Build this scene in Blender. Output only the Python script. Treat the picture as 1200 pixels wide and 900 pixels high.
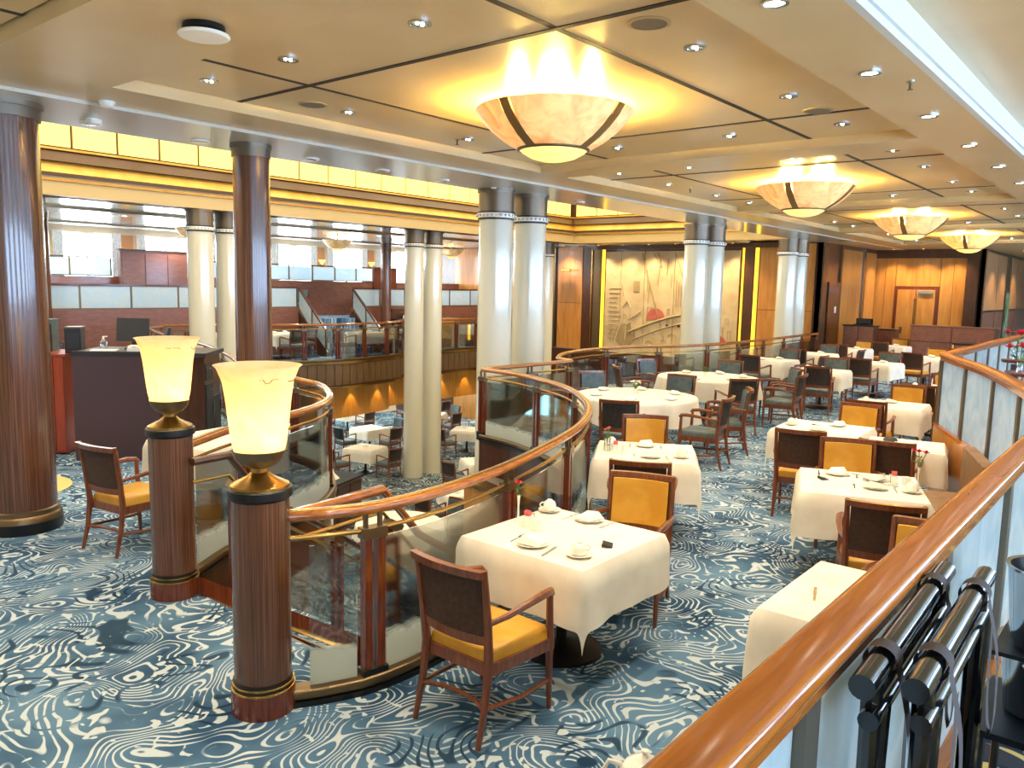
import bpy, bmesh, math, random
from mathutils import Vector, Matrix
for o in list(bpy.data.objects): bpy.data.objects.remove(o)
PI = math.pi
random.seed(7)
scene = bpy.context.scene
COL = scene.collection

# ---------------------------------------------------------------- camera
CH = 2.30                      # eye height above the dining floor (camera stands on the raised tier)
FPX = 938.3                    # focal length in pixels of the 1200 px wide frame
YAW, PITCH, ROLL = math.radians(39.517), math.radians(7.038), math.radians(1.239)
Fw = Vector((math.cos(YAW)*math.cos(PITCH), math.sin(YAW)*math.cos(PITCH), -math.sin(PITCH)))
R0 = Vector((math.sin(YAW), -math.cos(YAW), 0)); U0 = R0.cross(Fw)
Rt = R0*math.cos(ROLL) + U0*math.sin(ROLL); Up = U0*math.cos(ROLL) - R0*math.sin(ROLL)
cam = bpy.data.cameras.new('camera'); camo = bpy.data.objects.new('camera', cam)
cam.sensor_width = 36; cam.lens = FPX/1200*36; cam.clip_end = 200; cam.clip_start = 0.05
m = Matrix((Rt, Up, -Fw)).transposed().to_4x4(); m.translation = (0, 0, CH)
camo.matrix_world = m; COL.objects.link(camo); scene.camera = camo

# ---------------------------------------------------------------- world, exposure
w = bpy.data.worlds.new('sky'); scene.world = w; w.use_nodes = True
w.node_tree.nodes['Background'].inputs[0].default_value = (0.62, 0.80, 1.0, 1)
w.node_tree.nodes['Background'].inputs[1].default_value = 1.2
scene.view_settings.view_transform = 'Standard'; scene.view_settings.look = 'None'
scene.view_settings.gamma = 1; scene.view_settings.use_curve_mapping = False
scene.view_settings.exposure = 1.08
K_SPOT, K_BOWL, K_LAY, K_WIN = 1.0, 8.0, 0.30, 2.5     # strengths of the room's own lights

# ---------------------------------------------------------------- materials
def lin(h):
    c = [int(h[i:i+2], 16)/255 for i in (0, 2, 4)]
    return tuple(x/12.92 if x <= .04045 else ((x+.055)/1.055)**2.4 for x in c) + (1,)
def mat(name, col, rough=.5, metal=0., spec=.5, emit=None, es=0., trans=0., coat=0.):
    m = bpy.data.materials.new(name); m.use_nodes = True
    b = m.node_tree.nodes['Principled BSDF']
    b.inputs['Base Color'].default_value = lin(col) if isinstance(col, str) else col
    b.inputs['Roughness'].default_value = rough; b.inputs['Metallic'].default_value = metal
    b.inputs['Specular IOR Level'].default_value = spec
    b.inputs['Coat Weight'].default_value = coat; b.inputs['Coat Roughness'].default_value = .08
    if emit: b.inputs['Emission Color'].default_value = lin(emit); b.inputs['Emission Strength'].default_value = es
    b.inputs['Transmission Weight'].default_value = trans
    return m
class NT:
    def __init__(s, m): s.t = m.node_tree; s.n = s.t.nodes; s.l = s.t.links; s.b = s.n.get('Principled BSDF')
    def new(s, typ, **k):
        x = s.n.new(typ)
        for a, v in k.items():
            if a == 'inp':
                for i, val in v.items():
                    if hasattr(val, 'is_output'): s.l.new(val, x.inputs[i])
                    else: x.inputs[i].default_value = val
            else: setattr(x, a, v)
        return x
    def math(s, op, a, b=0., c=None):
        d = {0: a, 1: b}
        if c is not None: d[2] = c
        return s.new('ShaderNodeMath', operation=op, inp=d).outputs[0]
    def ramp(s, fac, stops):
        r = s.new('ShaderNodeValToRGB', inp={0: fac}); e = r.color_ramp.elements
        while len(e) < len(stops): e.new(.5)
        for i, (p, c) in enumerate(stops): e[i].position = p; e[i].color = lin(c) if isinstance(c, str) else c
        return r.outputs[0]
    def mix(s, f, a, b):
        x = s.new('ShaderNodeMix', data_type='RGBA'); 
        for i, v in ((0, f), (6, a), (7, b)):
            if hasattr(v, 'is_output'): s.l.new(v, x.inputs[i])
            else: x.inputs[i].default_value = v
        return x.outputs[2]
    def pos(s, scale=(1, 1, 1), kind='obj'):
        if kind == 'world': o = s.new('ShaderNodeNewGeometry').outputs['Position']
        else: o = s.new('ShaderNodeTexCoord').outputs['Object']
        return s.new('ShaderNodeMapping', inp={0: o, 3: scale}).outputs[0]
    def base(s, o): s.l.new(o, s.b.inputs['Base Color'])
    def bump(s, h, strength=.3, dist=.01):
        b = s.new('ShaderNodeBump', inp={0: strength, 1: dist}); s.l.new(h, b.inputs['Height']); s.l.new(b.outputs[0], s.b.inputs['Normal'])

def wood(name, c1, c2, scale=(7, 7, .7), rough=.3, coat=.3, world=False):
    m = mat(name, c1, rough, coat=coat); t = NT(m)
    p = t.pos(scale, 'world' if world else 'obj')
    n = t.new('ShaderNodeTexNoise', inp={'Vector': p, 'Scale': 3., 'Detail': 5., 'Distortion': .6}).outputs[0]
    t.base(t.ramp(n, [(.3, c1), (.7, c2)])); return m
def noisy(name, c1, c2, scale=8, rough=.6, bump=0., lo=.35, hi=.65, **k):
    m = mat(name, c1, rough, **k); t = NT(m); p = t.pos()
    n = t.new('ShaderNodeTexNoise', inp={'Vector': p, 'Scale': scale, 'Detail': 4.}).outputs[0]
    t.base(t.ramp(n, [(lo, c1), (hi, c2)]))
    if bump: t.bump(n, bump)
    return m
def emis(name, col, s):
    m = mat(name, col, .5, emit=col, es=s); return m

MT = {}
MT['redwood'] = wood('red_wood', '5a2414', '7a3a20', (14, 14, 1.2), .25, .5)
MT['railwood'] = wood('rail_wood', '8a4a1c', 'b06a2c', (3, 14, 14), .16, .7, True)
MT['platrail'] = wood('tier_rail_wood', 'a2561a', 'bd6c26', (1.2, 18, 10), .14, .1, True)
MT['amberwood'] = wood('amber_wood', 'b87a2e', 'cf9544', (4, 4, .5), .3, .3)
MT['panelwood'] = wood('panel_wood', 'b0712e', 'c98d44', (3.0, 3.0, .35), .28, .35, True)
MT['darkwood'] = wood('dark_wood', '3a2012', '552f1b', (8, 8, 1), .3, .4)
MT['tierwood'] = wood('tier_wood', '76483a', '8d5c48', (1.5, 4, 6), .3, .3, True)
MT['deskwood'] = mat('desk_laminate', '46323a', .45)
MT['deskred'] = wood('red_desk_wood', '94361c', 'a8452a', (12, 12, 1), .35, .2)
MT['chairwood'] = wood('chair_wood', '62301a', '86492a', (18, 18, 3), .32, .35)
def zebra():
    m = mat('zebrano', '4f3426', .22, coat=.5); t = NT(m)
    tc = t.new('ShaderNodeTexCoord').outputs['Object']
    s = t.new('ShaderNodeSeparateXYZ', inp={0: tc})
    ang = t.math('ARCTAN2', s.outputs[1], s.outputs[0])
    v = t.new('ShaderNodeCombineXYZ', inp={0: t.math('MULTIPLY', ang, 11.), 1: t.math('MULTIPLY', s.outputs[2], .35)}).outputs[0]
    n = t.new('ShaderNodeTexNoise', inp={'Vector': v, 'Scale': 1.6, 'Detail': 5., 'Distortion': .25}).outputs[0]
    t.base(t.ramp(n, [(.28, '3d2217'), (.44, '704630'), (.52, '4c2d1f'), (.64, '7b5039'), (.78, '966a4c')])); return m
MT['zebra'] = zebra(); MT['veneer'] = wood('balcony_veneer', '5f452e', '80633f', (9, 9, .6), .35, .2); MT['ribbrown'] = mat('rib_bronze', '80602f', .35, .3)
MT['brass'] = mat('brass', 'c39a55', .25, 1.)
MT['bronze'] = mat('bronze', '7d6a50', .35, .9)
MT['greybronze'] = mat('grey_bronze', '75695a', .35, .6)
MT['steel'] = mat('steel', 'c3c8cc', .15, 1.)
MT['black'] = mat('black_plastic', '0c0d10', .35)
MT['blackgloss'] = mat('black_tube', '0b0a0a', .14, coat=.5)
MT['strap'] = mat('strap_web', '473b38', .85)
MT['charcoal'] = mat('charcoal', '24262c', .5)
MT['cream'] = mat('cream_column', 'd6d2bd', .16, coat=.8)
MT['white'] = mat('white_paint', 'eeeae0', .4); MT['cove'] = mat('cove_white', 'd9dad4', .45)
MT['china'] = mat('china', 'f4f1e8', .18, coat=.4)
MT['cloth'] = noisy('tablecloth', 'f0ebdf', 'e6dfd0', 5, .85)
MT['linen'] = mat('napkin_linen', 'f5f1e6', .9)
MT['yellow'] = noisy('yellow_leather', 'c9932a', 'd8a63c', 6, .42)
MT['brownfab'] = noisy('brown_fabric', '3c261b', '4a3021', 40, .7)
MT['teal'] = noisy('teal_leather', '46555a', '586a6e', 9, .4)
MT['darkfab'] = noisy('dark_fabric', '26201f', '3a332f', 60, .7, lo=.42, hi=.58)
MT['sofa'] = noisy('brown_banquette', '7a5a3c', '8a6a48', 8, .6)
MT['leaf'] = noisy('leaf_green', '3d6b26', '5f8d3a', 20, .5)
MT['red'] = mat('red_petal', 'c0182a', .55)
MT['pink'] = mat('pink_petal', 'e06a70', .55)
MT['whitepetal'] = mat('white_petal', 'f3f3ea', .6)
MT['screen'] = mat('dark_screen', '2f3338', .3)
MT['gold'] = noisy('gold_leaf', 'c79a45', 'd6ae5c', 3, .38, metal=.55)
MT['cornbrown'] = mat('brown_band', '4d3524', .35)
MT['corncream'] = mat('cream_fascia', 'c0a670', .4)
MT['ceil'] = noisy('satin_ceiling', 'd6b680', 'dcc08e', 1.2, .30, spec=.6)
MT['ceilwhite'] = mat('white_soffit', 'cfc8b8', .2, coat=.3)
MT['groove'] = mat('groove_dark', '2c1b10', .6)
MT['farceil'] = mat('glossy_far_ceiling', 'd2d2cc', .16, coat=.3)
MT['yellowpane'] = emis('backlit_yellow_pane', 'ffe47c', .46)
MT['laylight'] = emis('backlit_laylight', 'fff0cf', 5.0*K_LAY)
MT['window'] = emis('daylight_pane', 'f2f9ff', 3.2*K_WIN)
MT['windowblue'] = emis('sea_daylight_pane', 'b2d6ff', 5.0*K_WIN)
MT['cyan'] = emis('cool_backlit_glass', '9fe4f0', 2.4)
MT['strip'] = emis('light_strip', 'ffc52e', 1.2)
MT['curtain'] = noisy('curtain', 'd9d4cc', 'efebe2', 14, .9)
MT['wallcream'] = mat('cream_wall', 'd8c2a0', .6)
MT['wallterra'] = mat('terracotta_trim', 'c08a5c', .5)
MT['spotglow'] = emis('lit_spot', 'fffbe8', 14.)
MT['spotdim'] = mat('spot_reflector', 'd9d4c8', .2, .8)
MT['bulbcap'] = emis('lit_bowl_cap', 'ffdf78', .62)
def alabaster(name, c1, c2, es, trans):
    m = mat(name, c1, .35); t = NT(m); p = t.pos()
    n = t.new('ShaderNodeTexNoise', inp={'Vector': p, 'Scale': 5., 'Detail': 6., 'Distortion': 1.2}).outputs[0]
    c = t.ramp(n, [(.3, c1), (.62, c2)]); t.base(c)
    t.l.new(c, t.b.inputs['Emission Color']); t.b.inputs['Emission Strength'].default_value = es
    tr = t.new('ShaderNodeBsdfTranslucent'); t.l.new(c, tr.inputs[0])
    mx = t.new('ShaderNodeMixShader', inp={0: trans}); out = t.n['Material Output']
    t.l.new(t.b.outputs[0], mx.inputs[1]); t.l.new(tr.outputs[0], mx.inputs[2]); t.l.new(mx.outputs[0], out.inputs[0]); return m
MT['bowl'] = alabaster('alabaster_bowl', 'd2b078', 'efdcae', .10, .16)
MT['urn'] = alabaster('alabaster_urn', 'efdcb2', 'f7ebcd', .05, .75)
def glass(name, tint, frost=None, refl=.08, z0=0, z1=1):
    m = bpy.data.materials.new(name); m.use_nodes = True; t = NT(m); out = t.n['Material Output']
    t.n.remove(t.b)
    tr = t.new('ShaderNodeBsdfTransparent', inp={0: tint}); gl = t.new('ShaderNodeBsdfGlossy', inp={0: (1, 1, 1, 1), 1: .03})
    lw = t.new('ShaderNodeLayerWeight', inp={0: .35})
    fac = t.math('MULTIPLY_ADD', lw.outputs['Fresnel'], .8, refl*.4)
    mx = t.new('ShaderNodeMixShader', inp={0: fac}); t.l.new(tr.outputs[0], mx.inputs[1]); t.l.new(gl.outputs[0], mx.inputs[2])
    res = mx.outputs[0]
    if frost:
        df = t.new('ShaderNodeBsdfDiffuse', inp={0: frost}); tl = t.new('ShaderNodeBsdfTranslucent', inp={0: frost})
        a = t.new('ShaderNodeMixShader', inp={0: .5}); t.l.new(df.outputs[0], a.inputs[1]); t.l.new(tl.outputs[0], a.inputs[2])
        z = t.new('ShaderNodeSeparateXYZ', inp={0: t.new('ShaderNodeTexCoord').outputs['Object']}).outputs[2]
        n = t.new('ShaderNodeTexNoise', inp={'Vector': t.pos((4, 4, 4)), 'Scale': 2.2, 'Detail': 2.}).outputs[0]
        zz = t.math('MULTIPLY_ADD', n, .10, z)
        k = t.new('ShaderNodeMapRange', inp={0: zz, 1: z0, 2: z1, 3: .92, 4: 0.}).outputs[0]
        b = t.new('ShaderNodeMixShader', inp={0: k}); t.l.new(res, b.inputs[1]); t.l.new(a.outputs[0], b.inputs[2]); res = b.outputs[0]
    t.l.new(res, out.inputs[0]); return m
MT['glass'] = glass('clear_glass', (.93, .97, .96, 1))
MT['etched'] = glass('etched_base_glass', (.93, .97, .96, 1), (.72, .78, .76, 1), z0=.31, z1=.345)
def frosted(name, c):
    m = mat(name, c, .25, coat=.3); t = NT(m); p = t.pos()
    n = t.new('ShaderNodeTexNoise', inp={'Vector': p, 'Scale': 2.4, 'Detail': 3., 'Distortion': 2.5}).outputs[0]
    cc = t.ramp(n, [(.35, c), (.7, 'dfe7e6')]); t.base(cc)
    tr = t.new('ShaderNodeBsdfTranslucent'); t.l.new(cc, tr.inputs[0]); mx = t.new('ShaderNodeMixShader', inp={0: .5})
    out = t.n['Material Output']; t.l.new(t.b.outputs[0], mx.inputs[1]); t.l.new(tr.outputs[0], mx.inputs[2]); t.l.new(mx.outputs[0], out.inputs[0])
    return m
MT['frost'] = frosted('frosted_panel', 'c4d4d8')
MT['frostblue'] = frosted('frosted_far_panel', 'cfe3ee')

def carpet(name, dark, mid, light, scale=1.0, amt=1.0):
    """woven pattern: fans of thin pale contour lines, broken into strokes by a second set of dark lines"""
    m = mat(name, dark, .95, spec=.1); t = NT(m)
    p = t.new('ShaderNodeMapping', inp={0: t.new('ShaderNodeNewGeometry').outputs['Position'], 3: (scale, scale, 0)}).outputs[0]
    def noise(off, sc, det=0., dist=0.):
        q = t.new('ShaderNodeVectorMath', operation='ADD', inp={0: p, 1: off}).outputs[0]
        return t.new('ShaderNodeTexNoise', inp={'Vector': q, 'Scale': sc, 'Detail': det, 'Distortion': dist}).outputs[0]
    vo = t.new('ShaderNodeTexVoronoi', feature='SMOOTH_F1', inp={'Vector': t.new('ShaderNodeVectorMath', operation='MULTIPLY_ADD', inp={0: t.new('ShaderNodeTexNoise', inp={'Vector': p, 'Scale': 1.3}).outputs['Color'], 1: (.7, .7, 0), 2: p}).outputs[0], 'Scale': 1.15})
    f1 = t.math('ADD', noise((0, 0, 0), .95, 0., .6), t.math('MULTIPLY', vo.outputs['Distance'], .42))
    f2 = noise((7.3, 2.1, 0), .8, 0., .9)
    l1 = t.math('SINE', t.math('MULTIPLY', f1, 118.)); l2 = t.math('SINE', t.math('MULTIPLY', f2, 92.))
    wv = noise((3.1, 9.2, 0), 1.9, 1.)
    thr = t.new('ShaderNodeMapRange', inp={0: wv, 1: .34, 2: .66, 3: 1.02, 4: .25}).outputs[0]
    k1 = t.new('ShaderNodeMapRange', inp={0: t.math('SUBTRACT', l1, thr), 1: -.08, 2: .16}).outputs[0]
    brk = t.new('ShaderNodeMapRange', inp={0: l2, 1: .35, 2: .62, 3: 1., 4: .0}).outputs[0]
    wb = noise((1.7, 5.5, 0), 1.1)
    brk = t.math('MAXIMUM', brk, t.new('ShaderNodeMapRange', inp={0: wb, 1: .47, 2: .53}).outputs[0])
    k = t.math('MULTIPLY', k1, brk)
    blob = t.new('ShaderNodeMapRange', inp={0: noise((11., 4., 0), 5.2, 0., 1.4), 1: .70, 2: .73}).outputs[0]
    k = t.math('MAXIMUM', k, blob)
    dk = t.new('ShaderNodeMapRange', inp={0: t.math('MULTIPLY', l2, t.new('ShaderNodeMapRange', inp={0: wb, 1: .40, 2: .5, 3: 1., 4: .0}).outputs[0]), 1: .45, 2: .8}).outputs[0]
    base = t.mix(t.new('ShaderNodeMapRange', inp={0: noise((5., 1., 0), .7, 3.), 1: .36, 2: .64}).outputs[0], lin(dark), lin(mid))
    base = t.mix(t.math('MULTIPLY', dk, .75), base, lin('14283e'))
    t.base(t.mix(t.math('MULTIPLY', k, amt), base, lin(light)))
    fz = t.new('ShaderNodeTexNoise', inp={'Vector': p, 'Scale': 260., 'Detail': 2.}).outputs[0]
    t.bump(fz, .35, .004); return m
MT['carpet'] = carpet('swirl_carpet', '2b4c6c', '5c80a0', 'b8c7d1', 1.95)
MT['carpetlow'] = carpet('lower_carpet', '2b3a44', '4a5a62', 'a8b0ae', 1.2)
MT['carpetplat'] = carpet('tier_carpet', '1c2434', '3a3c42', 'c8b06a', .8)
MT['carpetgold'] = noisy('gold_inlay_carpet', 'd9c684', 'cdb970', 60, .95)

# ---------------------------------------------------------------- mesh helpers
class MB:
    def __init__(s): s.v = []; s.f = []
    def add(s, vs, fs):
        k = len(s.v); s.v += [tuple(v) for v in vs]; s.f += [tuple(i+k for i in f) for f in fs]; return s
    def box(s, c, d, rz=0., tilt=None):
        x, y, z = d[0]/2, d[1]/2, d[2]/2
        M = Matrix.Rotation(rz, 3, 'Z')
        if tilt: M = M @ Matrix.Rotation(tilt[1], 3, tilt[0])
        vs = [M @ Vector(q) + Vector(c) for q in ((-x,-y,-z),(x,-y,-z),(x,y,-z),(-x,y,-z),(-x,-y,z),(x,-y,z),(x,y,z),(-x,y,z))]
        return s.add(vs, [(0,3,2,1),(4,5,6,7),(0,1,5,4),(1,2,6,5),(2,3,7,6),(3,0,4,7)])
    def bar(s, a, b, w, h, up=(0,0,1)):
        a, b = Vector(a), Vector(b); t = (b-a).normalized(); u = Vector(up)
        if abs(t.dot(u)) > .95: u = Vector((1,0,0))
        n = t.cross(u).normalized(); u = n.cross(t)
        vs = [p + n*i*w/2 + u*j*h/2 for p in (a, b) for i, j in ((-1,-1),(1,-1),(1,1),(-1,1))]
        return s.add(vs, [(0,1,2,3),(7,6,5,4),(0,4,5,1),(1,5,6,2),(2,6,7,3),(3,7,4,0)])
    def lathe(s, prof, seg=24, c=(0,0,0), capb=True, capt=True):
        vs = []; fs = []
        for r, z in prof:
            for i in range(seg): a = 2*PI*i/seg; vs.append((c[0]+r*math.cos(a), c[1]+r*math.sin(a), c[2]+z))
        for j in range(len(prof)-1):
            for i in range(seg): k = (i+1) % seg; fs.append((j*seg+i, j*seg+k, (j+1)*seg+k, (j+1)*seg+i))
        if capb and prof[0][0] > 1e-6: fs.append(tuple(reversed(range(seg))))
        if capt and prof[-1][0] > 1e-6: fs.append(tuple(range((len(prof)-1)*seg, len(prof)*seg)))
        return s.add(vs, fs)
    def cyl(s, c, r, h, seg=20, r1=None): return s.lathe([(r,0),(r if r1 is None else r1,h)], seg, c)
    def tube(s, pts, r, seg=8, rr=None):
        pts = [Vector(p) for p in pts]; vs = []; fs = []; n = len(pts)
        t0 = (pts[1]-pts[0]).normalized(); u = Vector((0,0,1)) if abs(t0.z) < .9 else Vector((1,0,0))
        for i, p in enumerate(pts):
            t = (pts[min(i+1,n-1)]-pts[max(i-1,0)]).normalized()
            a = t.cross(u).normalized(); b = a.cross(t); u = b
            ri = rr[i] if rr else r
            for j in range(seg): th = 2*PI*j/seg; vs.append(p + a*math.cos(th)*ri + b*math.sin(th)*ri)
        for i in range(n-1):
            for j in range(seg): k = (j+1) % seg; fs.append((i*seg+j, i*seg+k, (i+1)*seg+k, (i+1)*seg+j))
        fs.append(tuple(reversed(range(seg)))); fs.append(tuple(range((n-1)*seg, n*seg)))
        return s.add(vs, fs)
    def sweep(s, pts, prof, z=None):
        """sweep a closed (across, up) profile along a path, kept upright"""
        pts = [Vector(p) for p in pts]; n = len(pts); q = len(prof); vs = []; fs = []
        for i, p in enumerate(pts):
            a = (p-pts[i-1]) if i else None; b = (pts[i+1]-p) if i < n-1 else None
            if a: a.z = 0; a.normalize()
            if b: b.z = 0; b.normalize()
            t = (a+b).normalized() if a and b else (a or b)
            k = 1.0
            if a and b: k = 1/max(.5, t.dot(a))
            nn = Vector((-t.y, t.x, 0))*k
            for u, h in prof: vs.append(p + nn*u + Vector((0,0,h)))
        for i in range(n-1):
            for j in range(q): k = (j+1) % q; fs.append((i*q+j, (i+1)*q+j, (i+1)*q+k, i*q+k))
        fs.append(tuple(range(q))); fs.append(tuple(reversed(range((n-1)*q, n*q))))
        return s.add(vs, fs)
    def prism(s, poly, z0, z1):
        n = len(poly); vs = [(x, y, z0) for x, y in poly] + [(x, y, z1) for x, y in poly]
        return s.add(vs, [tuple(reversed(range(n))), tuple(range(n, 2*n))] + [(i, (i+1) % n, n+(i+1) % n, n+i) for i in range(n)])
    def mesh(s, name, material, smooth=35, fix=True):
        me = bpy.data.meshes.new(name); me.from_pydata(s.v, [], s.f); me.update()
        if fix:
            bm = bmesh.new(); bm.from_mesh(me); bmesh.ops.recalc_face_normals(bm, faces=bm.faces); bm.to_mesh(me); bm.free()
        me.materials.append(MT[material] if isinstance(material, str) else material)
        if smooth: me.shade_smooth(); me.set_sharp_from_angle(angle=math.radians(smooth))
        return me
def link(name, data, parent=None, loc=(0,0,0), rz=0.):
    o = bpy.data.objects.new(name, data); COL.objects.link(o); o.location = loc; o.rotation_euler = (0,0,rz)
    if parent: o.parent = parent
    return o
def part(name, mb, material, parent, loc=(0,0,0), rz=0., smooth=35, label=None):
    o = link(name, mb.mesh(name, material, smooth) if isinstance(mb, MB) else mb, parent, loc, rz)
    if label: o['label'] = label
    return o
def tag(o, label, cat, group=None):
    o['label'] = label; o['category'] = cat
    if group: o['group'] = group
    return o
def thing(name, label, cat, loc=(0,0,0), rz=0., group=None): return tag(link(name, None, None, loc, rz), label, cat, group)
def solo(name, mb, material, label, cat, loc=(0,0,0), rz=0., group=None, smooth=35): return tag(part(name, mb, material, None, loc, rz, smooth), label, cat, group)
def struct(name, mb, material, label=None, smooth=0):
    o = part(name, mb, material, None, smooth=smooth); o['kind'] = 'structure'
    if label: o['label'] = label
    return o
def kids(o): return [c for c in bpy.data.objects if c.parent == o]
KID = {}
def proto(root):
    def rec(o): return (o, [rec(c) for c in o.children])
    bpy.context.view_layer.update(); KID[root.name] = rec(root)[1]; return root
def dup(root, loc, rz, label, group=None, cat=None):
    r = root.copy(); COL.objects.link(r); r.location = loc; r.rotation_euler = (0,0,rz)
    tag(r, label, cat or root['category'], group)
    def rec(lst, par):
        for o, ch in lst:
            c = o.copy(); COL.objects.link(c); c.parent = par; rec(ch, c)
    rec(KID[root.name], r); return r
class Stamp:
    """first call places the original, later calls place copies of it and its parts"""
    def __init__(s, root): s.r = proto(root); s.used = False
    def __call__(s, loc, rz, label, group=None):
        if s.used: return dup(s.r, loc, rz, label, group)
        s.used = True; s.r.location = loc; s.r.rotation_euler = (0,0,rz); tag(s.r, label, s.r['category'])
        if group: s.r['group'] = group
        elif 'group' in s.r: del s.r['group']
        return s.r
def smoothpath(pts, step=.16, z=0.):
    """Catmull-Rom through the points, resampled"""
    P = [Vector((p[0], p[1], p[2] if len(p) > 2 else z)) for p in pts]; P = [P[0]*2-P[1]] + P + [P[-1]*2-P[-2]]; out = []
    for i in range(1, len(P)-2):
        n = max(2, int((P[i+1]-P[i]).length/step))
        for k in range(n):
            t = k/n; a, b, c, d = P[i-1:i+3]
            out.append(.5*((2*b)+(c-a)*t+(2*a-5*b+4*c-d)*t*t+(3*b-a-3*c+d)*t**3))
    out.append(P[-2]); return out
def rrect(w, h, z, k=.35, n=3):
    """rounded rectangle profile (across, up), bottom at z"""
    r = min(w, h)*k; pr = []
    for cx, cy, a0 in ((w/2-r, z+h-r, 0), (-w/2+r, z+h-r, 90), (-w/2+r, z+r, 180), (w/2-r, z+r, 270)):
        for i in range(n+1): a = math.radians(a0+90*i/n); pr.append((cx+r*math.cos(a), cy+r*math.sin(a)))
    return pr
def subpath(path, s0, s1):
    out = []; s = 0
    for i in range(len(path)-1):
        a, b = path[i], path[i+1]; L = (b-a).length
        if s <= s0 < s+L: out.append(a.lerp(b, (s0-s)/L))
        elif out and s0 < s < s1: out.append(a.copy())
        if s < s1 <= s+L: out.append(a.lerp(b, (s1-s)/L)); return out
        s += L
    out.append(path[-1].copy()); return out
def plen(path): return sum((path[i+1]-path[i]).length for i in range(len(path)-1))
def at(path, s):
    for i in range(len(path)-1):
        L = (path[i+1]-path[i]).length
        if s <= L: return path[i].lerp(path[i+1], s/L), (path[i+1]-path[i]).normalized()
        s -= L
    return path[-1], (path[-1]-path[-2]).normalized()
ORD = ['first','second','third','fourth','fifth','sixth','seventh','eighth','ninth','tenth','eleventh','twelfth','thirteenth']

def gp(px, py, z=0.):
    """photo pixel -> point on the horizontal plane at height z"""
    d = Fw + Rt*((px-600)/FPX) + Up*((450-py)/FPX); t = (z-CH)/d.z
    return Vector((d.x*t, d.y*t, z))
def zat(px, py, X, Y):
    d = Fw + Rt*((px-600)/FPX) + Up*((450-py)/FPX); t = (X*d.x+Y*d.y)/(d.x**2+d.y**2); return CH + t*d.z
ZS, ZC, ZT, ZL = 3.77, 3.80, 3.895, -3.30     # soffit, ceiling, tray panels, lower deck floor

def lamp_spot(parent, energy, col=(1, .86, .66), size=115, loc=(0,0,-.03), blend=.7, radius=.05):
    l = bpy.data.lights.new('bulb', 'SPOT'); l.energy = energy; l.color = col; l.spot_size = math.radians(size); l.spot_blend = blend; l.shadow_soft_size = radius
    return link('bulb', l, parent, loc)
def lamp_point(parent, energy, col, loc=(0,0,0), radius=.08):
    l = bpy.data.lights.new('bulb', 'POINT'); l.energy = energy; l.color = col; l.shadow_soft_size = radius
    return link('bulb', l, parent, loc)

# ================================================================ floors
RA = [(2.40,3.57),(2.78,3.37),(3.26,3.33),(3.78,3.39),(4.25,3.49),(5.10,3.75),(5.92,4.07),(6.61,4.45),(7.29,4.98),(8.05,5.81),(8.62,6.95),(8.80,7.82)]
RC = [(8.80,7.82),(10.95,7.75)]
RD = [(10.95,7.75),(11.25,8.25),(12.2,8.75),(13.4,8.95),(14.7,8.82),(15.8,8.3),(17.4,8.05),(19.9,8.05),(24.35,8.25)]
RE = [(24.35,19.4),(22.0,19.3),(17.7,19.25),(17.2,18.85),(16.2,18.6),(14.4,18.45),(12.7,18.95),(11.2,19.6),(10.1,20.0)]
RB = [(2.98,5.62),(3.47,5.93),(3.92,6.13),(4.38,6.28),(4.94,6.58),(5.42,7.05),(5.86,7.77),(6.02,8.45),(6.18,9.4),(6.65,10.8),(7.30,12.3),(7.97,14.23),(8.35,16.0),(8.95,18.0),(9.5,19.4),(10.1,20.0)]
pA, pC, pD, pE, pB = smoothpath(RA), [Vector((*p, 0)) for p in RC], smoothpath(RD), smoothpath(RE), smoothpath(RB)
loop = pA + pC[1:] + pD[1:] + pE + list(reversed(pB))[1:] + [Vector((2.92,5.42,0)), Vector((2.92,3.58,0)), Vector((2.6,3.56,0))]
from mathutils.geometry import tessellate_polygon
def slab(outer, hole, z):
    o = [Vector((x, y, 0)) for x, y in outer]; h = [Vector((p.x, p.y, 0)) for p in hole]
    tri = tessellate_polygon([o, h]); mb = MB(); mb.add([(p.x, p.y, z) for p in o+h], [tuple(t) for t in tri]); return mb
OUT = [(-4,-5),(40,-5),(40,25.5),(-4,25.5)]
floor = struct('floor', slab(OUT, loop, 0.), 'carpet', 'blue and white swirl carpet of the dining floor')
under = struct('ceiling_lower_deck', slab(OUT, loop, -.5), 'ceilwhite')
mb = MB(); mb.sweep(loop, [(-.03,-.5),(.03,-.5),(.03,-.01),(-.03,-.01)]); struct('trim_1', mb, 'darkwood', 'dark wood edge of the floor around the atrium opening')
mb = MB(); mb.add([(-4,-5,ZL),(40,-5,ZL),(40,27,ZL),(-4,27,ZL)], [(0,1,2,3)]); struct('floor_lower_deck', mb, 'carpetlow', 'grey patterned carpet of the lower deck')
inl = MB().cyl((0,0,.003), .62, .006, 48); o = solo('carpet_inlay', inl, 'carpetgold', 'pale gold round carpet inlay beside the large wooden column', 'carpet', (3.05,9.55,0)); 
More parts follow.
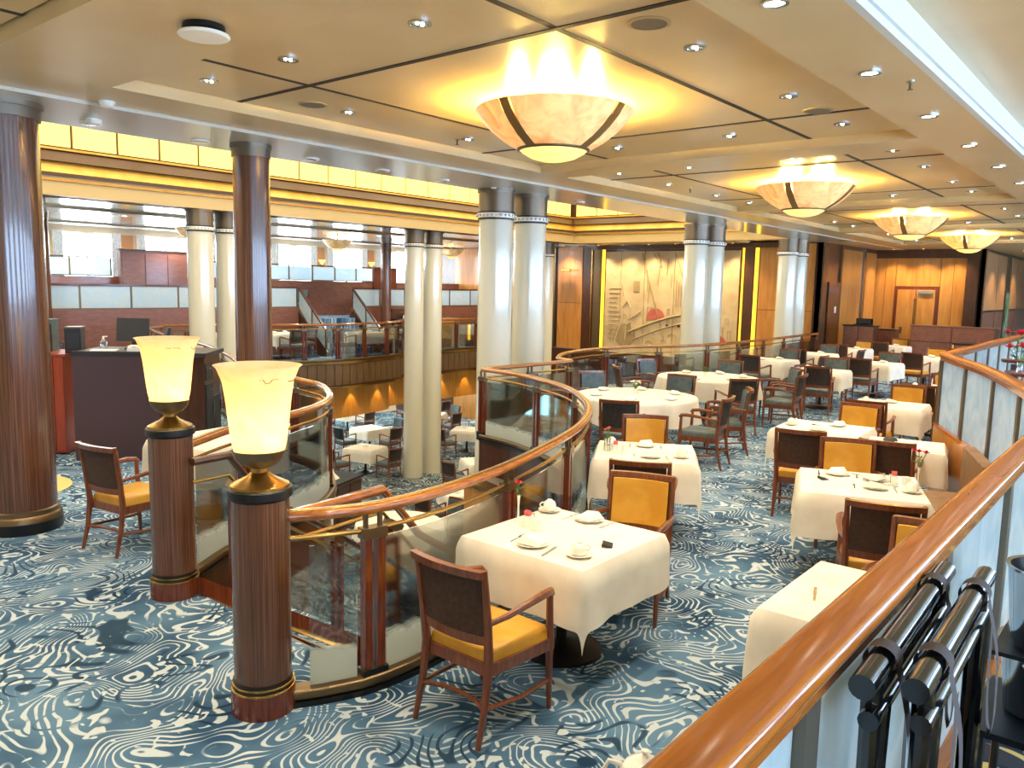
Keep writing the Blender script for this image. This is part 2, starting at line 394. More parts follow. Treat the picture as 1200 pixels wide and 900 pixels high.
# far balcony fascia: separate veneer panels, and the amber band beneath with its own small downlights
L = plen(pE); n = 56
fas = struct('trim_2', MB().sweep(pE, [(-.05,-.75),(.04,-.75),(.04,.0),(-.05,.0)]), 'darkwood', 'balcony edge across the atrium')
for i in range(n):
    sp = subpath(pE, L*i/n+.012, L*(i+1)/n-.012)
    part('veneer_panel', MB().sweep(sp, [(.04,-.66),(.065,-.66),(.065,-.08),(.04,-.08)]), 'veneer', fas, smooth=0)
part('edge_trim', MB().sweep(pE, [(-.05,-.06),(.10,-.06),(.10,.02),(-.05,.02)]), 'brass', fas, smooth=0)
part('edge_trim', MB().sweep(pE, [(-.05,-.76),(.10,-.76),(.10,-.70),(-.05,-.70)]), 'brass', fas, smooth=0)
rec = [p + Vector((0, .55, 0)) for p in pE]
amb = struct('trim_3', MB().sweep(rec, [(-.05,-1.75),(.05,-1.75),(.05,-.75),(-.05,-.75)]), 'amberwood', 'amber wood band under the far balcony')
for i in range(12):
    p, t = at(rec, plen(rec)*(i+.5)/12)
    d = thing('downlight', 'small downlight washing the amber band under the far balcony, %s from the right' % ORD[i], 'light', (p.x, p.y-.22, -.76), 0, 'downlights under the far balcony')
    part('rim', MB().lathe([(.05,0),(.05,-.02),(.035,-.02)], 12, capt=False), 'brass', d); part('lens', MB().cyl((0,0,-.012), .035, .006, 12), 'spotglow', d)
    lamp_spot(d, 22, (1,.62,.2), 70, (0,0,-.04), .5, .02)

# raised tier the camera stands on
RP = [(-3.5,.465),(4.6,.465),(5.4,.50),(6.2,.62),(7.2,.90),(8.5,1.33),(10.02,1.98)]
pP = [Vector((-3.5,.465,0))] + smoothpath(RP[1:])
pP2 = [Vector((10.02,1.98,0)), Vector((18.5,2.05,0))]
poly = [(p.x, p.y) for p in pP] + [(18.5,2.05),(18.5,-5),(-3.5,-5)]
struct('floor_tier', MB().prism(poly, .02, .65), 'carpetplat', 'dark gold-patterned carpet of the raised tier')

# ================================================================ ceiling
cb = MB()
def cbox(x0, x1, y0, y1, z0=ZC, z1=4.3): cb.box(((x0+x1)/2, (y0+y1)/2, (z0+z1)/2), (x1-x0, y1-y0, z1-z0))
TR = [-.75, 5.86, 12.06, 18.12, 24.2]; TH = 2.81; TY0, TY1, TYC = 2.10, 6.73, 4.415
cbox(-4, 40, 1.48, TY0); cbox(-4, 40, TY1, 7.42)
xs = [-4] + [v for c in TR for v in (c-TH, c+TH)] + [40]
for i in range(0, len(xs), 2):
    if xs[i+1] > xs[i]+.01: cbox(xs[i], xs[i+1], TY0, TY1)
ceiling = struct('ceiling', cb, 'ceil', 'satin gold-beige ceiling with recessed trays')
struct('ceiling_soffit', MB().box((10.25, 8.02, 4.0), (28.5, 1.2, .46)), 'ceilwhite', 'white soffit along the columns')
o = struct('ceiling_mural_end', MB().box((32.25, 9.02, 4.0), (15.5, 3.2, .44)), 'ceil')
struct('ceiling_mural', MB().box((23.9, 13.5, 4.0), (1.4, 5.8, .44)), 'ceil')
struct('ceiling_tier', MB().box((18, -1.76, 4.2), (44, 6.48, .3)), 'ceil', 'higher ceiling above the raised tier')
mb = MB(); mb.box((18, 1.46, 3.935), (44, .05, .27)); cv = struct('trim_4', mb, 'cove', 'white cove moulding along the raised tier')
part('moulding', MB().box((18, 1.425, 3.90), (44, .03, .10)), 'cove', cv, smooth=0)
for c in TR:
    back = part('tray_backing', MB().box((c, TYC, ZT+.09), (2*TH, TY1-TY0, .02)), 'groove', ceiling, smooth=0)
    gx = [c-TH, c-1.68, c+1.64, c+TH]; gy = [TY0, 3.15, 5.68, TY1]
    for x in gx[1:3]: part('groove_trim', MB().box((x, TYC, ZT+.02), (.05, TY1-TY0-.02, .05)), 'groove', ceiling, smooth=0)
    for y in gy[1:3]: part('groove_trim', MB().box((c, y, ZT+.02), (2*TH-.02, .05, .046)), 'groove', ceiling, smooth=0)
    for i in range(3):
        for j in range(3):
            x0, x1, y0, y1 = gx[i]+.025, gx[i+1]-.025, gy[j]+.025, gy[j+1]-.025
            part('ceiling_panel', MB().box(((x0+x1)/2, (y0+y1)/2, ZT+.03), (x1-x0, y1-y0, .06)), 'ceil', ceiling, smooth=0)
# ceiling beyond the atrium
struct('ceiling_far', MB().box((12, 21.2, 3.98), (56, 9.6, .42)), 'farceil', 'glossy pale ceiling over the far dining tiers')
for y in (18.6, 23.4): struct('trim_5', MB().box((12, y, 3.745), (56, .10, .05)), 'bronze', 'dark ceiling batten over the far tiers')

# ---- raised well over the atrium: cornice, backlit yellow panes, laylight
wp = [Vector((-4,16.4,0)), Vector((23,16.4,0)), Vector((23,8.6,0))]     # inner face on the right-hand side of the path
def cband(nm, u0, u1, z0, z1, m_): return MB().sweep(wp, [(u0,z0),(u1,z0),(u1,z1),(u0,z1)]), m_
cor = struct('trim_6', MB().sweep(wp, [(-.25,3.77),(.30,3.77),(.30,4.12),(-.25,4.12)]), 'corncream', 'cream and gold cornice around the atrium well')
part('gold_line', MB().sweep(wp, [(-.28,4.03),(.0,4.03),(.0,4.07),(-.28,4.07)]), 'brass', cor, smooth=0)
part('brown_line', MB().sweep(wp, [(-.30,4.12),(.25,4.12),(.25,4.18),(-.30,4.18)]), 'cornbrown', cor, smooth=0)
part('gold_cove', MB().sweep(wp, [(-.28,4.18),(.25,4.18),(.25,4.40),(-.12,4.40),(-.18,4.30)]), 'gold', cor, smooth=0)
part('brown_cove', MB().sweep(wp, [(-.20,4.40),(.25,4.40),(.25,4.62),(-.02,4.62)]), 'cornbrown', cor, smooth=0)
part('gold_sill', MB().sweep(wp, [(-.06,4.62),(.25,4.62),(.25,4.66),(-.06,4.66)]), 'gold', cor, smooth=0)
cl = struct('window_clerestory', MB().sweep(wp, [(.06,4.66),(.25,4.66),(.25,5.75),(.06,5.75)]), 'cornbrown', 'band of backlit yellow panes around the atrium well')
for a, b, n in ((Vector((-3.6,16.4,0)), Vector((22.9,16.4,0)), 31), (Vector((23,16.3,0)), Vector((23,8.7,0)), 9)):
    d = (b-a)/n
    for i in range(n):
        q = [a+d*i+d.normalized()*.03, a+d*(i+1)-d.normalized()*.03]
        part('pane', MB().sweep(q, [(.02,4.70),(.06,4.70),(.06,5.68),(.02,5.68)]), 'yellowpane', cl, smooth=0)
struct('wall_well', MB().box((9.5, 8.52, 4.9), (27, .2, 1.8)), 'gold')
lay = struct('ceiling_laylight', MB().box((9.5, 12.5, 5.85), (27.5, 8.2, .1)), 'gold', 'backlit laylight over the atrium')
for i in range(13):
    for j in range(4): part('laylight_pane', MB().box((-3+i*2.08, 9.6+j*1.95, 5.79), (1.95, 1.82, .03)), 'laylight', lay, smooth=0)

# ================================================================ walls
def wallx(name, X, y0, y1, z0, z1, m_, th=.15, label=None): return struct(name, MB().box((X+th/2, (y0+y1)/2, (z0+z1)/2), (th, y1-y0, z1-z0)), m_, label)
def wally(name, Y, x0, x1, z0, z1, m_, th=.15, label=None): return struct(name, MB().box(((x0+x1)/2, Y+th/2, (z0+z1)/2), (x1-x0, th, z1-z0)), m_, label)
wl = wallx('wall_left', -4.15, -5, 27, ZL, 4.3, 'wallcream')
# window wall behind the camera's tier (out of frame): daylight from the sea side
wr = wally('wall_right', -5.15, -4, 40, ZL, 4.3, 'wallcream')
for i in range(10):
    wnd = struct('window_%d' % (20+i), MB().box((-2+i*3.4, -4.98, 2.55), (2.3, .05, 1.9)), 'white')
    part('pane', MB().box((-2+i*3.4, -4.945, 2.55), (2.1, .02, 1.7)), 'windowblue', wnd, smooth=0)
# wall with the mural
mw = wallx('wall_mural', 24.5, 8.3, 25.5, ZL, 3.9, 'darkwood', .2, 'wood wall carrying the relief mural')
def wpan(name, y0, y1, z0, z1, m_, th=.03, par=None, lab=None): return part(name, MB().box((24.5-th/2, (y0+y1)/2, (z0+z1)/2), (th, y1-y0-.015, z1-z0-.015)), m_, par or mw, smooth=0, label=lab)
for y0, y1 in ((16.95,18.05),(18.75,20.3),(20.3,21.9),(21.9,23.4)):
    for z0, z1 in ((ZL,-.6),(0,1.7),(1.7,3.74)): wpan('wood_panel', y0, y1, z0, z1, 'panelwood')
for z0, z1 in ((0,1.7),(1.7,3.74)):
    wpan('bronze_panel', 16.15, 16.45, z0, z1, 'bronze'); wpan('bronze_panel', 18.15, 18.6, z0, z1, 'bronze', .06); wpan('bronze_panel', 10.42, 10.70, z0, z1, 'darkwood')
    wpan('wood_panel', 9.42, 10.22, z0, z1, 'panelwood'); wpan('wood_panel', 8.5, 9.42, z0, z1, 'panelwood')
wpan('light_strip', 16.50, 16.56, 0, 3.74, 'brass', .05); wpan('light_strip', 15.98, 16.10, 0, 3.74, 'strip', .05, lab='glowing yellow light strip left of the mural')
wpan('light_strip', 10.74, 10.80, 0, 3.74, 'strip', .05); wpan('light_strip', 10.26, 10.38, 0, 3.74, 'strip', .05, lab='glowing yellow light strip right of the mural')
wpan('header_beam', 9.45, 16.6, 3.62, 3.8, 'darkwood', .08)
# side wall beyond the mural, running away from the camera
ws = wally('wall_side', 8.30, 24.5, 30.0, 0, 3.9, 'darkwood')
for x0, x1, m_ in ((24.55,24.95,'bronze'),(26.3,28.3,'panelwood'),(28.75,29.9,'panelwood')):
    part('wood_panel', MB().box(((x0+x1)/2, 8.285, 1.85), (x1-x0-.02, .03, 3.6)), m_, ws, smooth=0)
part('chrome_bar', MB().box((28.5, 8.27, 1.9), (.09, .05, 3.7)), 'steel', ws, smooth=0); part('chrome_bar', MB().box((26.15, 8.27, 1.9), (.09, .05, 3.7)), 'bronze', ws, smooth=0)
d1 = struct('door_1', MB().box((25.6, 8.27, 1.3), (1.05, .05, 2.6)), 'darkwood', 'dark open doorway in the side wall'); part('notice', MB().box((25.75, 8.24, 1.75), (.14,.01,.2)), 'white', d1, smooth=0)
# end wall with the double door
we = wallx('wall_end', 30.0, 4.95, 8.5, 0, 3.9, 'darkwood', .2, 'amber wood end wall with double door')
for y0, y1 in ((7.62,8.3),(5.45,6.22)):
    k = 2; 
    for i in range(k): part('wood_panel', MB().box((29.985, y0+(y1-y0)*(i+.5)/k, 1.75), (.03, (y1-y0)/k-.012, 3.5)), 'panelwood', we, smooth=0)
part('wood_panel', MB().box((29.985, 6.92, 3.03), (.03, 1.38, .95)), 'panelwood', we, smooth=0)
part('header_beam', MB().box((29.97, 6.9, 3.64), (.06, 3.0, .28)), 'darkwood', we, smooth=0)
d2 = struct('door_2', MB().box((29.97, 6.92, 1.27), (.06, 1.36, 2.54)), 'redwood', 'amber double door with dark red frame')
for s in (-1, 1):
    lf = part('door_leaf', MB().box((29.93, 6.92+s*.30, 1.23), (.05, .58, 2.42)), 'panelwood', d2, smooth=0)
    part('hinge_bar', MB().box((29.89, 6.92+s*.03, 1.5), (.02,.025,1.3)), 'brass', lf, smooth=0)
part('handle', MB().box((29.88, 7.32, 1.05), (.05,.08,.22)), 'steel', d2, smooth=0); part('closer', MB().box((29.88, 6.62, 2.36), (.06,.45,.09)), 'steel', d2, smooth=0)
# far right: glazed panels running away, with a green plant picture beyond
wg = wally('wall_glazed', 4.95, 30.0, 40, 0, 3.9, 'bronze', .15, 'bronze glazed wall right of the end wall')
part('corner_post', MB().box((29.85, 5.25, 1.9), (.3,.36,3.8)), 'darkwood', wg, smooth=0)
for i, (x0, x1) in enumerate(((30.1,32.2),(32.4,34.0),(35.2,36.6),(36.8,40))):
    part('wood_panel', MB().box(((x0+x1)/2, 4.93, 2.75), (x1-x0,.03,1.9)), 'wallterra', wg, smooth=0); part('wood_panel', MB().box(((x0+x1)/2, 4.93, .88), (x1-x0,.03,1.7)), 'tierwood', wg, smooth=0)
d3 = struct('door_3', MB().box((34.6, 4.92, 1.25), (1.0,.05,2.5)), 'darkwood', 'glazed door with a green plant behind'); part('pane', MB().box((34.6, 4.88, 1.4), (.7,.02,2.0)), noisy('green_view','2f7a4a','a9c0b0',3,.2), d3, smooth=0)
wallx('wall_end_right', 40, -5, 5, 0, 4.3, 'wallcream')
# ---- mural: pale relief panels (plain decorative stand-in)
MT['mural'] = noisy('relief_plaster', 'b39a72', 'c4ad86', 2.5, .6, bump=.25)
MT['mural2'] = noisy('relief_plaster_dark', '8d774f', '9d865c', 4, .6); MT['mural3'] = noisy('relief_red', 'a05040', 'b8604a', 6, .6)
mu = thing('relief_mural', 'large beige relief mural with arcs and red discs on the end wall', 'mural', (24.5,10.85,0))
ys = [0, 1.15, 2.3, 3.45, 4.4, 5.05]
for i in range(5):
    part('relief_panel', MB().box((-.06, (ys[i]+ys[i+1])/2, 1.75), (.06, ys[i+1]-ys[i]-.02, 3.6)), 'mural', mu, smooth=0)
X = -.095
def line(pts, r=.022, m_='mural2'): part('relief_line', MB().tube([(X, y, z) for y, z in pts], r, 6), m_, mu)
def disc(y, z, r, m_, a0=0, a1=180, th=.03):
    pl = [(y+r*math.cos(math.radians(a0+(a1-a0)*i/20)), z+r*math.sin(math.radians(a0+(a1-a0)*i/20))) for i in range(21)] + ([(y, z)] if a1-a0 < 360 and a1-a0 != 180 else [])
    v = [(X-th/2, *q) for q in pl] + [(X+th/2, *q) for q in pl]; k = len(pl)
    part('relief_shape', MB().add(v, [tuple(range(k)), tuple(reversed(range(k, 2*k)))] + [(i, (i+1) % k, k+(i+1) % k, k+i) for i in range(k)]), m_, mu, smooth=0)
line([(4.0-i*.12, .75+.75*math.sin(i/24*PI*.5)) for i in range(25)], .05); line([(3.8-i*.12, .5+.75*math.sin(i/24*PI*.5)) for i in range(25)], .03)
line([(3.55,3.5),(3.3,2.6),(2.95,1.6),(2.6,.6)], .028); line([(2.95,3.5),(2.85,3.2),(2.8,3.0)], .028); line([(3.1,3.45),(2.85,3.1)], .02); line([(2.3,3.5),(2.1,3.0),(1.9,2.4)], .02)
disc(2.95,1.25,.36,'mural3',0,180); disc(3.1,1.22,.2,'mural3',0,180,.05); disc(.75,.35,.5,'mural3',60,150); disc(4.15,.62,.42,'mural2',0,360,.015)
part('relief_shape', MB().box((X,3.75,2.35),(.03,.24,.36)), 'mural2', mu, smooth=0)
for i in range(12): line([(4.85,.5+i*.16),(4.45+.1*math.sin(i),.5+i*.16)], .016)
line([(4.6,.3),(4.45,.8),(4.25,1.2),(4.3,1.6),(4.1,1.85),(3.95,1.6),(4.0,1.2),(3.75,1.35),(3.55,1.5)], .03, 'mural'); line([(4.15,.5),(4.1,1.0),(3.9,1.1),(3.85,.7)], .03, 'mural')
for i in range(7): line([(2.2-i*.09,1.7),(2.2-i*.09,2.6-.1*(i%3))], .014)
for i in range(4): disc(2.5-i*.22,1.05,.05,'darkwood',0,360,.02)
rr = random.Random(5)
for i in range(26):                                    # little relief houses, masts and waves
    y = rr.uniform(.15, 4.9); z = rr.uniform(.25, 1.5); a = rr.uniform(.06, .2); b = rr.uniform(.12, .5)
    line([(y, z), (y, z+b), (y+a, z+b), (y+a, z)], .012, rr.choice(('mural2', 'mural')))
for i in range(14):
    y = rr.uniform(.2, 4.6); z = rr.uniform(.15, .8); r_ = rr.uniform(.08, .3); line([(y+r_*math.cos(k*PI/8), z+r_*.8*math.sin(k*PI/8)) for k in range(9)], .013)
for i in range(12): y = rr.uniform(.1, 4.9); z = rr.uniform(1.7, 2.8); line([(y, z), (y+rr.uniform(-.08,.08), z+rr.uniform(.3, .8))], .011)
for i in range(6): line([(1.55-i*.1,.4+.18*i),(1.2-i*.1,1.2+.2*i),(1.0-i*.05,2.4)], .014)
# ---- far window wall and tiers
wf = wally('wall_windows', 25.5, 2, 32, 0, 3.9, 'wallcream', .15, 'far window wall with curtains and sconces')
part('cornice', MB().box((17, 25.44, 3.68), (30,.12,.2)), 'wallcream', wf, smooth=0)
for i in range(9):
    xc = 8.15+2.45*i; wnd = struct('window_%d' % (i+1), MB().box((xc, 25.47, 2.95), (1.8,.06,1.55)), 'white', 'bright arched window on the far wall')
    for k in (-1, 1):
        n = 10; h = .74; y = 25.41
        pl = [(xc+k*.41-.36, 2.25), (xc+k*.41+.36, 2.25)] + [(xc+k*.41+.36*math.cos(PI*j/n), 3.30+.34*math.sin(PI*j/n)) for j in range(n+1)]
        part('pane', MB().add([(x, y, z) for x, z in pl] + [(x, y+.03, z) for x, z in pl], [tuple(range(len(pl))), tuple(reversed(range(len(pl), 2*len(pl))))]), 'window', wnd, smooth=0)
    for k in (-1, 1):
        v = MB(); nn = 9
        pts = [(xc+k*(.98-.035*j)+0, 25.33+.03*(j % 2), 0) for j in range(nn)]
        v.sweep(pts, [(-.006,2.2),(.006,2.2),(.006,3.62),(-.006,3.62)]); part('curtain', v, 'curtain', wnd, smooth=0)
    part('pilaster', MB().box((xc+1.225, 25.45, 2.9), (.34,.08,1.6)), 'wallterra', wf, smooth=0)
    sc = thing('wall_sconce', 'small shell sconce between the far windows, %s from the left' % ORD[i], 'lamp', (xc+1.225,25.36,3.0), 0, 'sconces between the far windows')
    part('shade', MB().lathe([(.03,-.08),(.08,0),(.15,.10)], 14, capt=False), 'bulbcap', sc); part('bracket', MB().box((0,.03,-.12),(.05,.08,.1)), 'brass', sc)
t1 = struct('wall_tier_lower', MB().box((10.0,21.4,.72),(10.4,.15,1.45)).box((20.95,21.4,.72),(7.1,.15,1.45)), 'tierwood', 'brown front of the lower far tier')
struct('floor_tier_lower', MB().box((14,22.35,.55),(24,1.8,1.1)), 'carpet'); struct('floor_tier_upper', MB().box((14,24.4,.92),(24,2.3,1.85)), 'carpet')
t2 = struct('wall_tier_upper', MB().box((14,23.25,1.2),(24,.12,2.2)), 'tierwood', 'brown front of the upper far tier')
def tierglass(x0, x1, Y, z0, z1, label, n):
    b = thing('tier_balustrade', label, 'railing', ((x0+x1)/2, Y, z0)); w_ = (x1-x0)/n
    part('handrail', MB().box((0,0,z1-z0+.02),(x1-x0,.07,.04)), 'darkwood', b, smooth=0); part('bottom_rail', MB().box((0,0,.01),(x1-x0,.06,.03)), 'bronze', b, smooth=0)
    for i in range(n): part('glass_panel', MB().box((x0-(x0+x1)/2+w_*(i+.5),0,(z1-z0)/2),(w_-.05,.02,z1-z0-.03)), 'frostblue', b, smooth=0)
    for i in range(n+1): part('post', MB().box((x0-(x0+x1)/2+w_*i,0,(z1-z0)/2),(.04,.05,z1-z0)), 'bronze', b, smooth=0)
tierglass(4.8, 15.2, 21.4, 1.46, 2.06, 'frosted glass balustrade of the lower far tier, left of the tier stairs', 8)
tierglass(17.45, 24.4, 21.4, 1.46, 2.06, 'frosted glass balustrade of the lower far tier, right of the tier stairs', 6)
tierglass(4.8, 10.3, 23.2, 2.31, 2.80, 'frosted glass balustrade of the upper far tier behind the left desk', 5)
tierglass(13.3, 20.0, 23.2, 2.31, 2.80, 'frosted glass balustrade of the upper far tier below the middle windows', 7)
for k, X_ in enumerate((15.25, 17.4)):
    b = thing('stair_balustrade', ('slanted frosted glass panel on the left of the far tier stairs', 'slanted frosted glass panel on the right of the far tier stairs')[k], 'railing', (X_,21.35,0))
    for j in range(2):
        ya, yb = -j*.68, -(j+1)*.68; za, zb = 2.05-j*.62, 2.05-(j+1)*.62
        part('glass_panel', MB().add([(-.012,ya-.03,za-.62),(-.012,yb+.03,zb-.62),(-.012,yb+.03,zb-.03),(-.012,ya-.03,za-.03),(.012,ya-.03,za-.62),(.012,yb+.03,zb-.62),(.012,yb+.03,zb-.03),(.012,ya-.03,za-.03)], [(0,1,2,3),(7,6,5,4),(0,4,5,1),(1,5,6,2),(2,6,7,3),(3,7,4,0)]), 'frost', b, smooth=0)
        part('post', MB().box((0,yb,zb-.4),(.05,.05,.8)), 'bronze', b, smooth=0)
    part('handrail', MB().bar((0,0,2.06),(0,-1.36,.82),.07,.05), 'darkwood', b, smooth=0); part('stringer', MB().bar((0,.1,1.2),(0,-1.36,.0),.06,.35), 'darkwood', b, smooth=0)
st = thing('far_tier_stairs', 'short carpeted stairs up to the lower far tier', 'stairs', (16.32,21.3,0))
for j in range(6): part('step', MB().box((0,-.11-j*.20,(1.1-(j)*.18)/2),(1.9,.22,1.1-j*.18)), 'carpet', st, smooth=0)

# ================================================================ columns
def cream_column(label, x, y, z0, z1=ZS, r=.275):
    c = thing('column', label, 'column', (x, y, z0)); h = z1-z0
    part('shaft', MB().lathe([(r*1.04,0),(r*1.02,h*.3),(r*.97,h-.44)], 40), 'cream', c)
    part('capital', MB().lathe([(r*1.0,h-.36),(r*1.02,h-.05),(r*1.10,h-.05),(r*1.10,h)], 40), 'greybronze', c)
    part('black_ring', MB().lathe([(r*1.05,h-.47),(r*1.05,h-.44)], 40), 'black', c); part('black_ring', MB().lathe([(r*1.08,h-.37),(r*1.08,h-.345)], 40), 'black', c)
    b = part('ornament_band', MB().lathe([(r*1.07,h-.44),(r*1.09,h-.405),(r*1.07,h-.37)], 40), 'white', c)
    mb = MB()
    for i in range(26): a = 2*PI*i/26; mb.lathe([(.0,-.02),(.016,-.012),(.02,0),(.016,.012),(0,.02)], 6, (r*1.1*math.cos(a), r*1.1*math.sin(a), h-.405))
    k = part('bead_row', mb, 'spotdim', b); k['kind'] = 'stuff'
for a in (("left of the twin cream columns by the curved rail",9.66,8.36,ZL),("right of the twin cream columns by the curved rail",10.52,8.36,ZL),
          ("left of the twin cream columns in front of the mural",17.05,8.66,ZL),("right of the twin cream columns in front of the mural",17.78,8.60,ZL),
          ("left of the twin cream columns near the side wall",22.85,8.72,ZL),("right of the twin cream columns near the side wall",23.65,8.72,ZL),
          ("left of the twin cream columns behind the two lit urn lamps",9.2,16.42,ZL),("right of the twin cream columns behind the two lit urn lamps",9.98,16.62,ZL),
          ("left of the twin cream columns standing in the atrium",15.85,16.75,ZL),("right of the twin cream columns standing in the atrium",16.62,16.78,ZL),
          ("cream column at the far corner of the atrium beside the wood wall",22.6,17.2,ZL)):
    cream_column(a[0], *a[1:])
def wood_column(label, x, y, z0, r, z1=ZS, base=True):
    c = thing('wooden_column', label, 'column', (x, y, z0)); h = z1-z0
    part('shaft', MB().lathe([(r,.12 if base else 0),(r*.985,h-.12)], 40), 'zebra', c)
    part('capital', MB().lathe([(r*1.05,h-.14),(r*1.05,h-.05),(r*1.12,h-.05),(r*1.12,h)], 40), 'greybronze', c)
    if base:
        part('plinth', MB().lathe([(r*1.14,0),(r*1.14,.10)], 40), 'black', c); part('base_ring', MB().lathe([(r*1.14,.10),(r*1.12,.14),(r*1.06,.16),(r*1.05,.20),(r*1.0,.21)], 40, capb=False), 'bronze', c)
wood_column('large dark striped wooden column at the left edge', 2.66, 7.98, 0, .29)
wood_column('slim dark striped wooden column behind the front urn lamp', 5.12, 8.02, 0, .20)
wood_column('dark wooden column left of the far upper tier glass', 7.75, 21.1, 0, .17, base=False)
wood_column('dark wooden column at the end of the far middle tier glass', 18.55, 21.0, 0, .18, base=False)
wood_column('dark wooden column on the lower deck behind the cream columns', 15.2, 20.6, ZL, .22, -.5, False)

# ================================================================ urn lamps on striped pillars
def urn_lamp(which, x, y, h, r):
    p = thing('lamp_pillar', 'round striped wooden pillar under the %s urn lamp' % which, 'pillar', (x, y, 0))
    part('plinth', MB().lathe([(r*1.12,0),(r*1.12,.13)], 36), 'redwood', p)
    part('base_ring', MB().lathe([(r*1.12,.13),(r*1.12,.138),(r*1.06,.142)], 36, capb=False), 'brass', p); part('dark_ring', MB().lathe([(r*1.07,.14),(r*1.07,.158)], 36), 'black', p); part('base_ring', MB().lathe([(r*1.08,.158),(r*1.08,.165),(r*1.03,.168)], 36, capb=False), 'brass', p); part('dark_ring', MB().lathe([(r*1.04,.168),(r*1.04,.185)], 36), 'black', p)
    part('shaft', MB().lathe([(r,.13),(r,h-.06)], 36), 'zebra', p)
    part('cap', MB().lathe([(r*1.02,h-.055),(r*1.11,h-.045),(r*1.11,h-.006),(r*1.08,h)], 36), 'black', p)
    l = thing('urn_lamp', '%s alabaster urn lamp glowing on its striped pillar' % which, 'lamp', (x, y, h))
    part('foot', MB().lathe([(.150,0),(.150,.015),(.12,.03),(.07,.055),(.045,.08),(.045,.10)], 28), 'brass', l)
    part('cup', MB().lathe([(.045,.10),(.09,.12),(.125,.16),(.135,.20)], 28, capt=False), 'bronze', l)
    sh = part('shade', MB().lathe([(.128,.195),(.140,.25),(.152,.35),(.165,.47),(.180,.56),(.205,.625),(.222,.64),(.210,.64),(.172,.56),(.157,.47),(.144,.35),(.132,.25),(.12,.20)], 40, capb=False, capt=False), 'urn', l)
    mb = MB(); rr = random.Random(int(x*100))
    for k in range(2):
        a = -2.2+k*.9; pts = []
        for i in range(7): a += rr.uniform(.03,.12); z = .575+rr.uniform(-.02,.02); R_ = .187 if z > .56 else .183; pts.append((R_*math.cos(a), R_*math.sin(a), z))
        mb.tube(pts, .0022, 5)
    v = part('vein', mb, 'bronze', sh)
    lamp_point(l, 11, (1,.70,.32), (0,0,.285), .05)
urn_lamp('front', 2.33, 3.62, 1.225, .150)
urn_lamp('rear', 2.80, 5.47, 1.24, .150)

# ================================================================ balustrades round the atrium
def balustrade(path, label, zf=0., h=1.08, spacing=1.25, s0=.0, s1=0., glassm='etched', wide=.085, first=True, last=True, curb=True, brassm='brass'):
    o = thing('balustrade', label, 'railing', (path[0].x, path[0].y, zf)); off = Vector((path[0].x, path[0].y, 0))
    P = [p-off for p in path]; P = [Vector((p.x, p.y, 0)) for p in P]; L = plen(P)
    part('handrail', MB().sweep(P, rrect(wide, .055, h-.055, .45)), 'railwood', o, smooth=50)
    part('handrail_inlay', MB().sweep(P, rrect(wide*.45, .012, h-.004, .3, 1)), 'brass', o, smooth=50)
    part('brass_rail', MB().tube([p+Vector((0,0,h-.15)) for p in P], .014, 8), brassm, o, smooth=60)
    if curb:
        part('curb', MB().sweep(P, [(-.07,0),(.07,0),(.07,.03),(-.07,.03)]), 'black', o, smooth=0); part('curb_cap', MB().sweep(P, rrect(.12,.06,.03,.3)), 'bronze', o, smooth=40)
    n = max(1, round((L-s0-s1)/spacing)); ss = [s0+(L-s0-s1)*i/n for i in range(n+1)]
    for i, s in enumerate(ss):
        if (i == 0 and not first) or (i == n and not last): continue
        p, t = at(P, s); a = math.atan2(t.y, t.x)
        ps = part('post', MB().box((-.04,0,h*.5-.06),(.045,.06,h-.24)).box((.04,0,h*.5-.06),(.045,.06,h-.24)), 'redwood', o, p, a, smooth=0)
        part('bracket', MB().box((0,0,h-.165),(.15,.075,.06)).box((-.045,0,h-.10),(.018,.03,.09)).box((.045,0,h-.10),(.018,.03,.09)), 'bronze', ps, smooth=0)
        part('shoe', MB().box((0,0,.06),(.16,.085,.13)), 'black', ps, smooth=0)
    if s0 > .4:
        g = subpath(P, .16, s0-.10); part('glass_panel', MB().sweep(g, [(-.006,.09),(.006,.09),(.006,h-.20),(-.006,h-.20)]), glassm, o, smooth=60)
    for i in range(n):
        g = subpath(P, ss[i]+.09, ss[i+1]-.09)
        if len(g) > 1: part('glass_panel', MB().sweep(g, [(-.006,.09),(.006,.09),(.006,h-.20),(-.006,h-.20)]), glassm, o, smooth=60)
    return o
balustrade(pA, 'curved wood and glass balustrade sweeping from the front urn lamp past the tables', s0=.52, spacing=1.42)
balustrade(pC, 'straight wood and glass balustrade in front of the near twin columns', s0=.05, s1=.05, spacing=1.1, first=False)
balustrade(pD, 'long curved wood and glass balustrade in front of the mural', s0=.3, spacing=1.5)
iB = next(i for i, p in enumerate(pB) if p.x >= 6.02 and p.y > 8.4)
balustrade(pB[:iB+1], 'curved wood and glass balustrade behind the rear urn lamp', s0=.9, spacing=1.5)
balustrade(pB[iB:], 'curved balustrade beside the cream columns left of the atrium', s0=1.0, spacing=1.6, glassm='glass', brassm='bronze')
balustrade(list(reversed(pE)), 'far wood and glass balustrade across the atrium', h=1.1, s0=.6, spacing=1.05, glassm='glass')

